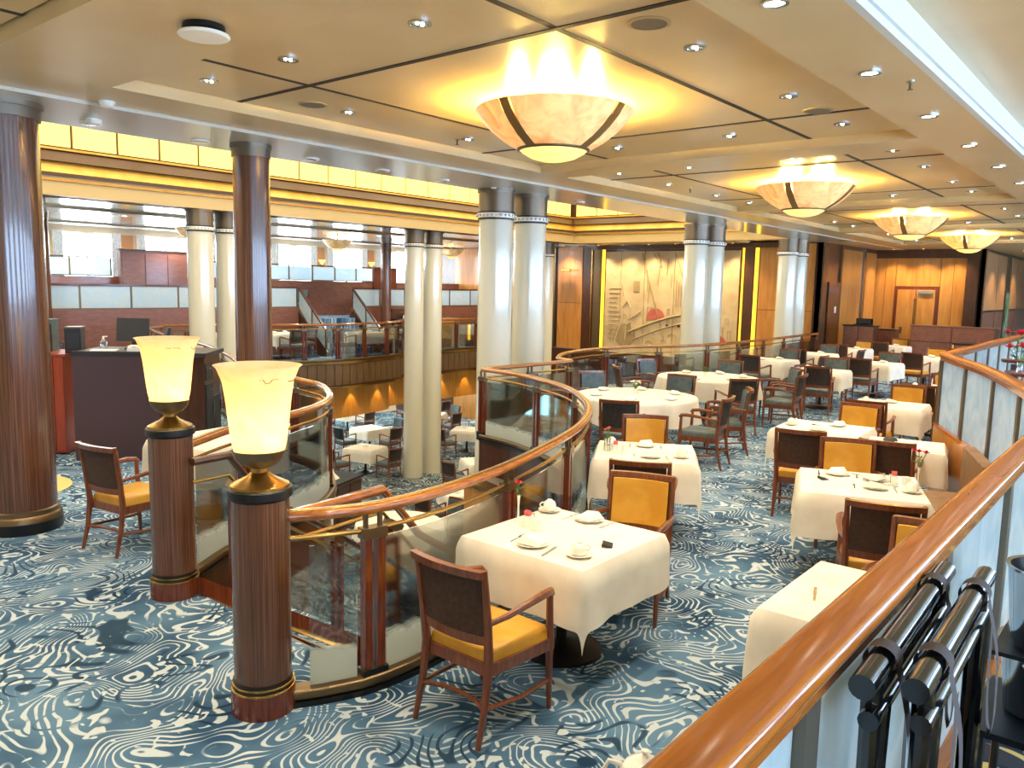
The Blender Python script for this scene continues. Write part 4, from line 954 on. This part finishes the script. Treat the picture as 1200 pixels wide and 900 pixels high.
setting(t, -.2, 0, W5+', near side', 0, None, False); setting(t, .25, 0, W5+', far side', 0, None, False); cupset(t, .1, .3, W5)
chair_px('t', 959, 429, 15, 'dark chair with patterned back standing alone mid room, back to the camera')
chair('t', 17.04, 5.40, 186, 'teal-backed chair facing the camera behind the mid-room square table')
for i, (x, y) in enumerate(((17.7,7.0),(18.9,5.1),(20.4,7.0),(21.7,4.7),(23.1,6.9),(24.3,4.6),(25.4,6.45))):
    w_ = ('before the twin columns','behind the mid-room table','third row left','third row right','fourth row left','fourth row right','last before the door')[i]
    t = table(x, y, random.uniform(-6, 6), 'in the middle, '+w_)
    for k, (dx, dy) in enumerate(((-.25,.1),(.25,-.1))): setting(t, dx, dy, 'on the middle table '+w_, 0, 'settings '+w_, False)
    kk = 't' if i < 3 else 'a'
    chair(kk, x-.86, y, random.uniform(-6,6), ('dark' if kk == 't' else 'brown')+'-backed chair on the near side of the middle table '+w_)
    chair('a' if i > 2 else 't', x+.86, y, 180+random.uniform(-6,6), ('yellow' if i > 2 else 'teal')+'-backed chair behind the middle table '+w_)
    if i in (0, 2): chair('t', x+.05, y-.86, 90, 'armchair at the right side of the middle table '+w_)
# ---------------- row beside the raised tier
t = table(9.25, 3.0, 4, 'with the lone brown chair, right of the aisle'); W6 = 'on the right-hand aisle table'
setting(t, -.22, .0, W6+', near side', 0, None, False); setting(t, .25, -.1, W6+', far side', PI, None, False); cupset(t, -.05, .34, W6+', left edge', 1.); small('table_card', 'card', 'small dark card on the right-hand aisle table', 'card', t(.1, .1), 1.)
chair('a', 8.25, 2.86, 12, 'brown-backed armchair on the aisle, right of the centre carpet')
chair('a', 10.10, 2.92, 182, 'yellow-backed armchair behind the right-hand aisle table')
t = table(6.74, 1.86, 20, 'with red flowers beside the raised tier'); W7 = 'on the table with red flowers'
setting(t, -.12, -.1, W7+', near side', 0); setting(t, .28, .16, W7+', far side', PI); setting(t, .18, -.12, W7+', middle', 1.); cupset(t, -.14, -.36, W7, -1); condiments(t, .20, -.24, W7)
small('table_card', 'card', 'small dark card on the table with red flowers', 'card', t(.05, .28), .8)
small('bud_vase', 'vase', 'slim white vase holding red flowers beside the raised tier', 'vase', gp(1075, 572, .754)); flowers('three red blooms with leaves on the table beside the raised tier', gp(1075, 572, .754)+Vector((0,0,.16)), 21, 'red', 3, .035, .14, .07)
chair('a', 5.86, 1.46, 18, 'dark brown-backed armchair before the table with red flowers')
chair('a', 7.50, 2.18, 200, 'yellow-backed armchair behind the table with red flowers')
t = table(8.86, 2.03, 12, 'squeezed against the raised tier behind the red flowers'); setting(t, -.2, .05, 'on the table squeezed against the raised tier', 0, None, False)
solo('folded_napkin', MB().lathe([(.06,0),(.075,.02),(.05,.045),(0,.05)], 12), 'charcoal', 'crumpled black napkin on the table against the raised tier', 'napkin', t(.1, .15))
chair('a', 8.27, 2.03, 8, 'dark brown-backed chair at the table squeezed against the raised tier')
t = table(4.16, 1.0, 0, 'half hidden behind the broad wooden rail'); small('knife', 'knife', 'knife on the table half hidden behind the broad rail', 'knife', t(-.1, .3), .3)
chair('a', 4.97, 1.0, 180, 'yellow-backed chair showing just above the broad wooden rail')
for i, (x, y, w_) in enumerate(((11.95,3.0,'third right of the aisle'),(14.5,2.95,'fourth right of the aisle'),(17.1,3.0,'fifth right of the aisle'))):
    t = table(x, y, 5, w_); setting(t, -.2, .1, 'on the table '+w_+', near', 0, None, False); setting(t, .2, 0, 'on the table '+w_+', far', 0, None, False); cupset(t, 0, .3, 'on the table '+w_)
    chair('a', x-.86, y, 5, 'brown-backed chair on the near side of the table '+w_); chair('a', x+.86, y, 185, 'yellow-backed chair behind the table '+w_)
# ---------------- table behind the rear lamp
t = table(4.12, 7.12, 8, 'behind the rear urn lamp'); chair('a', 3.12, 6.80, 10, 'yellow-seated chair half hidden by the rear lamp pillar'); setting(t, -.2, 0, 'on the table behind the rear urn lamp', 0, None, False)
# ---------------- across the atrium
for i, (x, y, w_) in enumerate(((12.1,20.4,'leftmost on the far balcony'),(13.85,20.3,'second on the far balcony'),(16.3,19.35,'before the far tier stairs'),(18.0,20.15,'behind the atrium twin columns'),(22.6,20.4,'rightmost on the far balcony'),(7.0,20.2,'farthest beyond the host desk'),(5.7,17.9,'beyond the host desk'),(6.6,15.4,'right beyond the host desk'))):
    t = table(x, y, 0, w_); 
    for dx, dy in ((-.2,0),(.22,.1)): setting(t, dx, dy, 'on the table '+w_, 0, w_, False)
    chair('t', x-.2, y-.82 if i != 2 else y, 88 if i != 2 else 0, 'teal chair with its back to the atrium, table '+w_) if i != 2 else chair('t', x-.84, y, 0, 'teal chair left of the table '+w_)
    if i not in (3, 4): chair('t', x+.84, y, 180, 'teal chair at the right end of the table '+w_)
for i, x in enumerate((15.9,21.0,22.4,24.0)): chair('t', x, 22.3, 200+20*i, 'dark chair on the lower far tier, %s' % ('behind the stairs','left of the right group','middle of the right group','right of the right group')[i], None, 1.1)
# ---------------- lower deck
for i, (x, y, w_) in enumerate(((17.4,20.5,'left of the atrium columns, upper'),(15.2,18.1,'left of the atrium columns, lower'),(19.6,18.1,'right of the atrium columns'),(22.6,18.5,'by the near twin columns'),(16.3,14.5,'beside the stair wall'),(10.8,11.8,'under the curved handrail'),(19.2,23.9,'farthest left'),(21.4,15.7,'behind the curved balustrade'),(21.0,21.2,'behind the atrium columns'),(22.9,23.6,'farthest right'),(13.5,12.6,'below the stair wall'),(16.6,23.4,'left under the far balcony'))):
    p = Vector((x, y, ZL))
    t = table(p.x, p.y, 15*i, 'lower deck, '+w_, i == 5, ZL); k = 1.4 if i == 5 else 1.02
    small('plate', 'plate', 'white plate on the lower deck table '+w_, 'plate', t(.15, .1))
    chair('t', p.x-k, p.y, 0, 'dark lower deck chair left of the table '+w_, None, ZL); chair('t', p.x, p.y-k, 90, 'dark lower deck chair before the table '+w_, None, ZL)
    if i in (0, 2, 3, 5, 8): chair('t', p.x+k, p.y, 180, 'dark lower deck chair right of the table '+w_, None, ZL)

# small table tucked under the rail in the foreground, with a white pot peeping out
t = table(2.32, .87, 0, 'hidden under the broad rail in the foreground')
for o in bpy.data.objects:
    if o.parent is None and abs(o.location.x-2.32) < 1e-4 and abs(o.location.y-.87) < 1e-4: o.scale = (.70,.70,1)
    if o.parent is None and abs(o.location.x-8.86) < 1e-4 and abs(o.location.y-2.03) < 1e-4: o.scale = (.78,.78,1)
o = thing('teapot', 'white teapot peeping over the broad rail at the bottom edge', 'teapot', (2.05,1.13,.754), 2.2)
part('body', MB().lathe([(.045,0),(.075,.03),(.08,.06),(.06,.095),(.03,.11)], 24), 'china', o); part('lid', MB().lathe([(.035,.105),(.02,.12),(.008,.125),(.012,.14),(0,.145)], 16), 'china', o)
part('handle', MB().tube([(.07,0,.09),(.11,0,.10),(.125,0,.07),(.10,0,.035),(.07,0,.03)], .008, 8), 'china', o); part('spout', MB().tube([(-.07,0,.04),(-.10,0,.06),(-.12,0,.10)], .01, 8, [.014,.010,.007]), 'china', o)

# ================================================================ host desk at the left
dk = thing('host_desk', 'tall dark host desk with drawers beside the large wooden column', 'desk', (4.49,10.07,0), math.radians(-45))
part('body', MB().box((0,.31,.66),(1.02,.60,1.32)), 'deskwood', dk, smooth=0); part('desktop', MB().box((.28,.42,1.345),(1.60,.88,.05)), 'charcoal', dk, smooth=0)
part('front_panel', MB().box((0,.0,.69),(1.04,.03,1.38)), 'deskwood', dk, smooth=0); part('end_cabinet', MB().box((.78,.45,.65),(.50,.72,1.30)), 'darkwood', dk, smooth=0)
for k, z in enumerate((1.12,.85)):
    d = part('drawer', MB().box((1.035,.27,z),(.02,.30,.22)), 'charcoal', dk, smooth=0); part('handle', MB().box((1.055,.27,z+.03),(.02,.10,.015)), 'steel', d, smooth=0)
for y in (.27, .62):
    d = part('door', MB().box((1.035,y,.42),(.02,.32,.70)), 'charcoal', dk, smooth=0); part('handle', MB().box((1.055,y+.11,.62),(.02,.015,.14)), 'steel', d, smooth=0)
def desk_at(x, y, z=1.373): c = math.radians(-45); return (4.49+x*math.cos(c)-y*math.sin(c), 10.07+x*math.sin(c)+y*math.cos(c), z)
A45 = math.radians(-45)
o = thing('monitor', 'dark flat monitor on the host desk', 'monitor', desk_at(.05,.45), A45-.15); part('screen', MB().box((0,0,.25),(.42,.03,.30),0,('X',-.12)), 'screen', o, smooth=0); part('stand', MB().box((0,.03,.06),(.05,.04,.12)).box((0,.03,.01),(.2,.14,.02)), 'black', o, smooth=0)
o = thing('till', 'black till terminal right of the monitor on the host desk', 'till', desk_at(.42,.45), A45+.4); part('base', MB().box((0,0,.03),(.34,.26,.06)), 'black', o, smooth=0); part('display', MB().box((.05,.05,.17),(.04,.26,.24),0,('Y',.3)), 'charcoal', o, smooth=0)
o = thing('phone', 'small white desk phone at the edge of the host desk', 'phone', desk_at(.16,.16), A45); part('base', MB().box((0,0,.02),(.14,.10,.04)), 'white', o, smooth=0); part('handset', MB().tube([(-.07,0,.05),(-.03,0,.065),(.03,0,.065),(.07,0,.05)], .015, 8), 'white', o)
o = thing('sanitiser_bottle', 'clear pump bottle on the host desk', 'bottle', desk_at(-.28,.35)); part('bottle', MB().lathe([(.04,0),(.045,.02),(.045,.10),(.015,.13)], 16), 'glass', o); part('pump', MB().lathe([(.012,.13),(.012,.16)], 10).box((.02,0,.165),(.06,.012,.012)), 'white', o)
solo('paper_sheet', MB().box((0,0,.006),(.30,.21,.012)), 'white', 'stack of white paper on the host desk', 'paper', desk_at(-.20,.17,1.374), A45+.2, smooth=0)
rc = thing('red_cabinet', 'reddish wooden cabinet left of the host desk', 'cabinet', (4.22,11.35,0), math.radians(-45))
part('body', MB().box((0,0,.65),(.62,.7,1.26)), 'deskred', rc, smooth=0); part('plinth', MB().box((0,0,.03),(.56,.64,.06)), 'black', rc, smooth=0)
for i in range(5): part('board', MB().box((-.25+i*.125,-.36,.66),(.115,.025,1.22)), 'deskred', rc, smooth=0)
part('board_top', MB().box((0,0,1.29),(.68,.76,.03)), 'deskred', rc, smooth=0)
for k, (x, y, h, l) in enumerate(((-.22,-.2,.34,'left'),(.05,.2,.40,'middle'),(.26,-.14,.32,'right'))):
    o = thing('printer_tower', 'dark upright box on the red cabinet, %s one' % l, 'device', (4.22+x*.7, 11.35-x*.7+y, 1.305), A45+.1*k); part('case', MB().box((0,0,h/2),(.19,.26,h)), ('black','teal','charcoal')[k], o, smooth=0); part('lid', MB().box((0,0,h+.01),(.2,.27,.02)), ('black','teal','greybronze')[k], o, smooth=0); part('front_plate', MB().box((0,-.135,h*.5),(.13,.01,h*.6)), 'screen', o, smooth=0)

# ================================================================ service stations near the end wall
def station(label, x, y, rz, w_, d_, h, top='black', rows=2, cols=2):
    s = thing('service_station', label, 'cabinet', (x, y, 0), rz); part('body', MB().box((0,0,h/2),(d_,w_,h)), 'darkwood', s, smooth=0); part('top', MB().box((0,0,h+.015),(d_+.06,w_+.06,.03)), top, s, smooth=0)
    for i in range(cols):
        for j in range(rows): 
            p = part('door', MB().box((-d_/2-.01, -w_/2+w_*(i+.5)/cols, h*(j+.5)/rows),(.02,w_/cols-.03,h/rows-.03)), 'tierwood', s, smooth=0); part('knob', MB().lathe([(.012,0),(.015,.015),(0,.02)], 8, (-d_/2-.03, -w_/2+w_*(i+.5)/cols, h*(j+.5)/rows+h/rows*.3)), 'brass', p)
    return s
station('tall brown service cabinet right of the double door', 26.4, 5.0, 0, 2.2, .6, 1.35, 'tierwood', 3, 2)
station('low dark service station with a black top behind the raised tier corner', 21.8, 3.05, 0, 2.0, .6, 1.12, 'black', 2, 3)
station('narrow dark stand left of the double door', 26.0, 7.5, 0, .9, .5, 1.28, 'black', 1, 2)
station('narrow stand with folders between the side wall and double door', 27.2, 7.1, 0, .7, .5, 1.15, 'black', 1, 1)
o = thing('menu_rack', 'open black menu rack on the stand left of the double door', 'rack', (26.0,7.45,1.31)); part('tray', MB().box((0,0,.01),(.3,.5,.02)).box((.14,0,.1),(.02,.5,.2)), 'black', o, smooth=0); part('folder', MB().box((.05,0,.1),(.04,.42,.14),0,('Y',.4)), 'charcoal', o, smooth=0)
# ================================================================ banquette
b = thing('banquette', 'brown upholstered bench against the raised tier', 'bench', (7.80,1.37,0), math.radians(19))
part('base', MB().box((0,0,.17),(.95,.42,.34)), 'tierwood', b, smooth=0); part('seat', MB().box((0,.02,.40),(.97,.46,.13)), 'sofa', b, smooth=0)
for i in range(5): part('back_channel', MB().box((-.39+i*.195,-.17,.68),(.19,.10,.46)), 'sofa', b, smooth=0)
# ================================================================ folded tray stands inside the raised tier
def tray_stand(label, a, bb, up):
    a, bb = Vector(a), Vector(bb); o = thing('tray_stand', label, 'tray stand', (a.x, a.y, .65)); d = bb-a; L = d.length; d.normalize(); n = Vector((-d.y, d.x, 0)); H = a.z-.65
    def q(s, off, z): return d*s + n*off + Vector((0,0,z))
    part('top_bar', MB().tube([q(-.03,0,H), q(L,0,H)], .024, 14), 'blackgloss', o); part('top_bar', MB().tube([q(.0,-.008,H-.075), q(L-.05,-.008,H-.075)], .019, 12), 'blackgloss', o)
    for s in (.05, L-.10):
        part('leg', MB().tube([q(s,0,H), q(s+.02,0,H*.55), q(s+.05,0,.02)], .02, 10), 'blackgloss', o); part('leg', MB().tube([q(s+.03,-.012,H-.07), q(s-.0,-.012,H*.5), q(s-.05,-.012,.02)], .018, 10), 'blackgloss', o)
    part('cross_bar', MB().tube([q(.06,0,.22), q(L-.06,0,.22)], .014, 8), 'blackgloss', o)
    for s in (.12, L-.16):
        ring = []; 
        for i in range(25): t_ = i/24*2*PI; ring.append((.032*math.cos(t_), .032*math.sin(t_)))
        mb = MB(); vs = []; fs = []
        for w_ in (-.022, .022):
            for r_, u_ in ring: vs.append(q(s+w_, r_, H+u_))
        k = 25
        for i in range(24): fs.append((i, i+1, k+i+1, k+i))
        sg = part('strap', mb.add(vs, fs), 'strap', o)
        sag = [q(s, -.03, H-.01), q(s+.015, -.055, H-.14), q(s+.03, -.06, H-.30), q(s+.06, -.05, H-.36), q(s+.10, -.035, H-.30), q(s+.11,-.03,H-.1)]
        mb = MB(); sp = smoothpath([tuple(v) for v in sag], .03); vs = []; fs = []
        for v_ in sp: vs += [v_-d*.02, v_+d*.02]
        for i in range(len(sp)-1): fs.append((2*i, 2*i+1, 2*i+3, 2*i+2))
        part('strap_loop', mb.add(vs, fs), 'strap', o)
tray_stand('folded black tray stand leaning against the frosted glass, nearer the rail', (1.48,.372,1.60), (2.24,.395,1.60), 0)
tray_stand('folded black tray stand with brown straps, farther from the rail', (1.53,.295,1.60), (2.27,.310,1.60), 0)
def bucket(label, x, y, z, rz=0):
    o = thing('ice_bucket', label, 'bucket', (x, y, z)); part('pail', MB().lathe([(.08,0),(.085,.005),(.105,.21),(.112,.215),(.112,.222),(.10,.22),(.08,.01),(0,.008)], 32), 'steel', o, smooth=50)
    for s in (-1, 1): part('ear', MB().tube([(s*.10,-.03,.17),(s*.125,-.015,.165),(s*.13,0,.165),(s*.125,.015,.165),(s*.10,.03,.17)], .006, 6), 'steel', o)
bucket('upper shiny steel ice bucket at the right edge', 2.62, .20, 1.33)
bucket('lower shiny steel ice bucket at the right edge', 2.70, .21, 1.09)
o = thing('bucket_stand', 'dark two-level stand carrying the ice buckets', 'stand', (2.66,.19,.65))
part('shelf', MB().box((.03,.02,.425),(.40,.28,.02)), 'black', o, smooth=0); part('shelf', MB().box((-.04,.0,.665),(.24,.24,.012)), 'black', o, smooth=0)
for sx_, sy_ in ((-.13,-.1),(-.13,.13),(.2,-.1),(.2,.13)): part('leg', MB().tube([(sx_,sy_,0),(sx_,sy_,.42)], .012, 8), 'black', o)
part('edge_strip', MB().tube([(-.17,.165,.43),(.23,.165,.43)], .006, 6), 'brass', o)
for sx_ in (-.14,.06): part('leg', MB().tube([(sx_,-.1,.43),(sx_,-.1,.66)], .008, 8), 'black', o)
o = thing('trolley', 'low dark service trolley with brass edge beside the tray stands', 'trolley', (1.95,.13,.65)); part('deck', MB().box((0,0,.16),(.70,.20,.03)), 'blackgloss', o, smooth=0); part('edge_strip', MB().tube([(-.35,.105,.18),(.35,.105,.18)], .007, 6), 'brass', o)
for sx_ in (-.33,.33):
    for sy_ in (-.08,.08): part('caster', MB().lathe([(.02,0),(.02,.04),(.008,.05),(.008,.15)], 10, (sx_,sy_,0)), 'black', o)
# flowers on the raised tier behind its corner
sd = thing('side_table', 'small brown round table holding red flowers on the raised tier', 'table', (11.6,1.30,.65)); part('top', MB().lathe([(.28,.68),(.30,.70),(.30,.72)], 28), 'redwood', sd); part('stem', MB().lathe([(.16,0),(.16,.02),(.03,.05),(.03,.68)], 14), 'darkwood', sd)
for k, (x, y) in enumerate(((11.45,1.42),(11.78,1.22),(12.6,1.62))):
    z = 1.37 if k < 2 else 1.45
    o = small('flower_vase', 'gvase', 'glass vase of red flowers %s' % ('left on the round side table of the raised tier','right on the round side table of the raised tier','on the pedestal farther along the raised tier')[k], 'vase', (x, y, z)); flowers('bunch of red flowers %s' % ('left on the round side table','right on the round side table','above the rail at the right edge')[k], (x, y, z+.07), 31+k, 'red', 5, .075, .28, .16)
pd = thing('pedestal', 'brown pedestal under red flowers farther along the raised tier', 'stand', (12.6,1.62,.65)); part('column', MB().lathe([(.12,0),(.12,.03),(.06,.06),(.05,.74)], 18), 'darkwood', pd); part('top', MB().lathe([(.16,.76),(.17,.78),(.17,.80)], 20), 'redwood', pd)
# ================================================================ far side furniture
sb = thing('sideboard', 'dark sideboard with flowers below the far tier glass', 'sideboard', (19.75,20.85,0)); part('body', MB().box((0,0,.5),(1.7,.5,1.0)), 'darkwood', sb, smooth=0); part('top', MB().box((0,0,1.02),(1.8,.56,.04)), 'black', sb, smooth=0); part('backsplash', MB().box((0,.25,1.2),(1.7,.04,.36)), 'darkwood', sb, smooth=0)
for i in range(3): 
    d = part('door', MB().box((-.56+i*.56,-.26,.5),(.52,.02,.85)), 'tierwood', sb, smooth=0); part('handle', MB().box((-.40+i*.56,-.28,.55),(.02,.02,.12)), 'brass', d, smooth=0)
solo('linen_stack', MB().box((0,0,.06),(.7,.35,.12)).box((.02,.0,.15),(.6,.3,.06)), 'linen', 'pile of folded white linen on the dark sideboard', 'linen', (19.65,20.78,1.045), smooth=0)
small('flower_vase', 'gvase', 'vase on the dark far sideboard', 'vase', (20.3,20.8,1.04)); flowers('red and green flowers on the dark far sideboard', (20.3,20.8,1.12), 51, 'red', 7, .07, .26, .16)
wb = thing('wooden_box', 'slatted wooden box right of the dark far sideboard', 'cabinet', (21.3,20.85,0)); part('body', MB().box((0,0,.52),(1.0,.5,1.04)), 'panelwood', wb, smooth=0)
for i in range(5): part('slat', MB().box((0,-.262,.14+i*.2),(.96,.02,.16)), 'panelwood', wb, smooth=0)
bs = thing('booth_screen', 'tall brown booth screen below the left far windows', 'screen', (11.75,22.9,1.1)); part('panel', MB().box((0,0,.98),(2.7,.12,1.9)), 'tierwood', bs, smooth=0); part('cap', MB().box((0,0,1.95),(2.78,.18,.05)), 'darkwood', bs, smooth=0)
for i in range(4): part('inset', MB().box((-1.0+i*.66,-.07,1.0),(.60,.02,1.7)), 'tierwood', bs, smooth=0)
o = thing('side_screen', 'orange brown panel right of the far dark wooden column', 'screen', (19.9,22.6,1.1)); part('panel', MB().box((0,0,.85),(1.1,.1,1.7)), 'redwood', o, smooth=0); part('cap', MB().box((0,0,1.72),(1.16,.14,.04)), 'darkwood', o, smooth=0)
# lower deck service counter with a heap of napkins
o = thing('service_counter', 'wooden service counter on the lower deck seen left of the stair', 'counter', (11.0,14.6,ZL), math.radians(20)); part('body', MB().box((0,0,.55),(1.6,1.1,1.1)), 'tierwood', o, smooth=0); part('top', MB().box((0,0,1.12),(1.7,1.2,.04)), 'black', o, smooth=0)
for i in range(3): part('panel', MB().box((-.52+i*.52,-.56,.55),(.48,.02,.95)), 'darkwood', o, smooth=0)
hp = MB().lathe([(.40,0),(.36,.12),(.25,.30),(.30,.38),(.12,.5),(.02,.62)], 11)
hp.v = [(x*(1+.25*math.sin(7*z*9+x*5)), y*(1+.25*math.cos(5*z*8+y*6)), z) for x, y, z in hp.v]; solo('napkin_heap', hp, 'linen', 'heap of white napkins on the lower deck counter', 'linen', (10.9,14.6,ZL+1.14), smooth=0)

# lower deck lights: far rows, plus near group added to brighten the stairwell
for x, y in [(3.2+i*4.2, y) for i in range(6) for y in (21.6, 23.8)] + [(5.2,2.9),(7.6,3.2),(9.6,5.2),(11.8,6.6),(14.6,7.2),(18.5,7.0),(3.6,7.4),(4.6,9.2),(5.6,11.4),(6.4,13.6)]:
    o = thing('downlight', 'unseen ceiling downlight over the lower deck', 'light', (x, y, -.5), 0, 'lower deck downlights'); part('rim', MB().lathe([(.09,0),(.09,-.012),(.06,-.012)], 14, capt=False), 'steel', o); part('lens', MB().lathe([(.06,-.01),(0,-.01)], 14, capb=False), 'spotglow', o); lamp_spot(o, 210, (1,.93,.82), 150)
# far tier downlights
for i in range(7):
    for y in (19.9, 22.3):
        o = thing('downlight', 'ceiling downlight over the far tiers, %s row, %s from the left' % ('front' if y < 21 else 'back', ORD[i]), 'light', (6.5+i*2.7, y, ZS), 0, 'far tier downlights'); part('rim', MB().lathe([(.09,0),(.09,-.012),(.06,-.012)], 14, capt=False), 'steel', o); part('lens', MB().lathe([(.06,-.01),(0,-.01)], 14, capb=False), 'spotglow', o); lamp_spot(o, 120, (1,.90,.76), 140)
# wall wash over mural and end wall; glazed-wall spots added as fill
for i, (x, y) in enumerate([(23.9, 10.9+1.0*k) for k in range(6)] + [(24.0, 17.5)] + [(29.4, 5.8+.9*k) for k in range(3)] + [(31.2+2.2*k, 4.1) for k in range(3)]):
    o = thing('downlight', 'small wall-washing downlight in front of the %s' % ('mural, %s from the right' % ORD[i] if i < 6 else 'left wood panel' if i == 6 else 'end wall' if i < 10 else 'glazed wall, added to brighten it'), 'light', (x, y, ZS if i < 7 else 3.795), 0, 'wall-washing downlights %d' % (0 if i < 6 else 1 if i == 6 else 2 if i < 10 else 3)); part('rim', MB().lathe([(.06,0),(.06,-.02),(.04,-.02)], 14, capt=False), 'brass', o); part('lens', MB().lathe([(.04,-.015),(0,-.015)], 14, capb=False), 'spotglow', o); lamp_spot(o, 120, (1,.78,.45), 110)
sc = thing('picture_light', 'brass picture light on the wood panel left of the mural', 'lamp', (24.46,17.5,2.85)); part('arm', MB().tube([(0,0,0),(-.2,0,.05)], .015, 8), 'brass', sc); part('shade', MB().box((-.22,0,.05),(.1,.4,.06)), 'brass', sc, smooth=0)
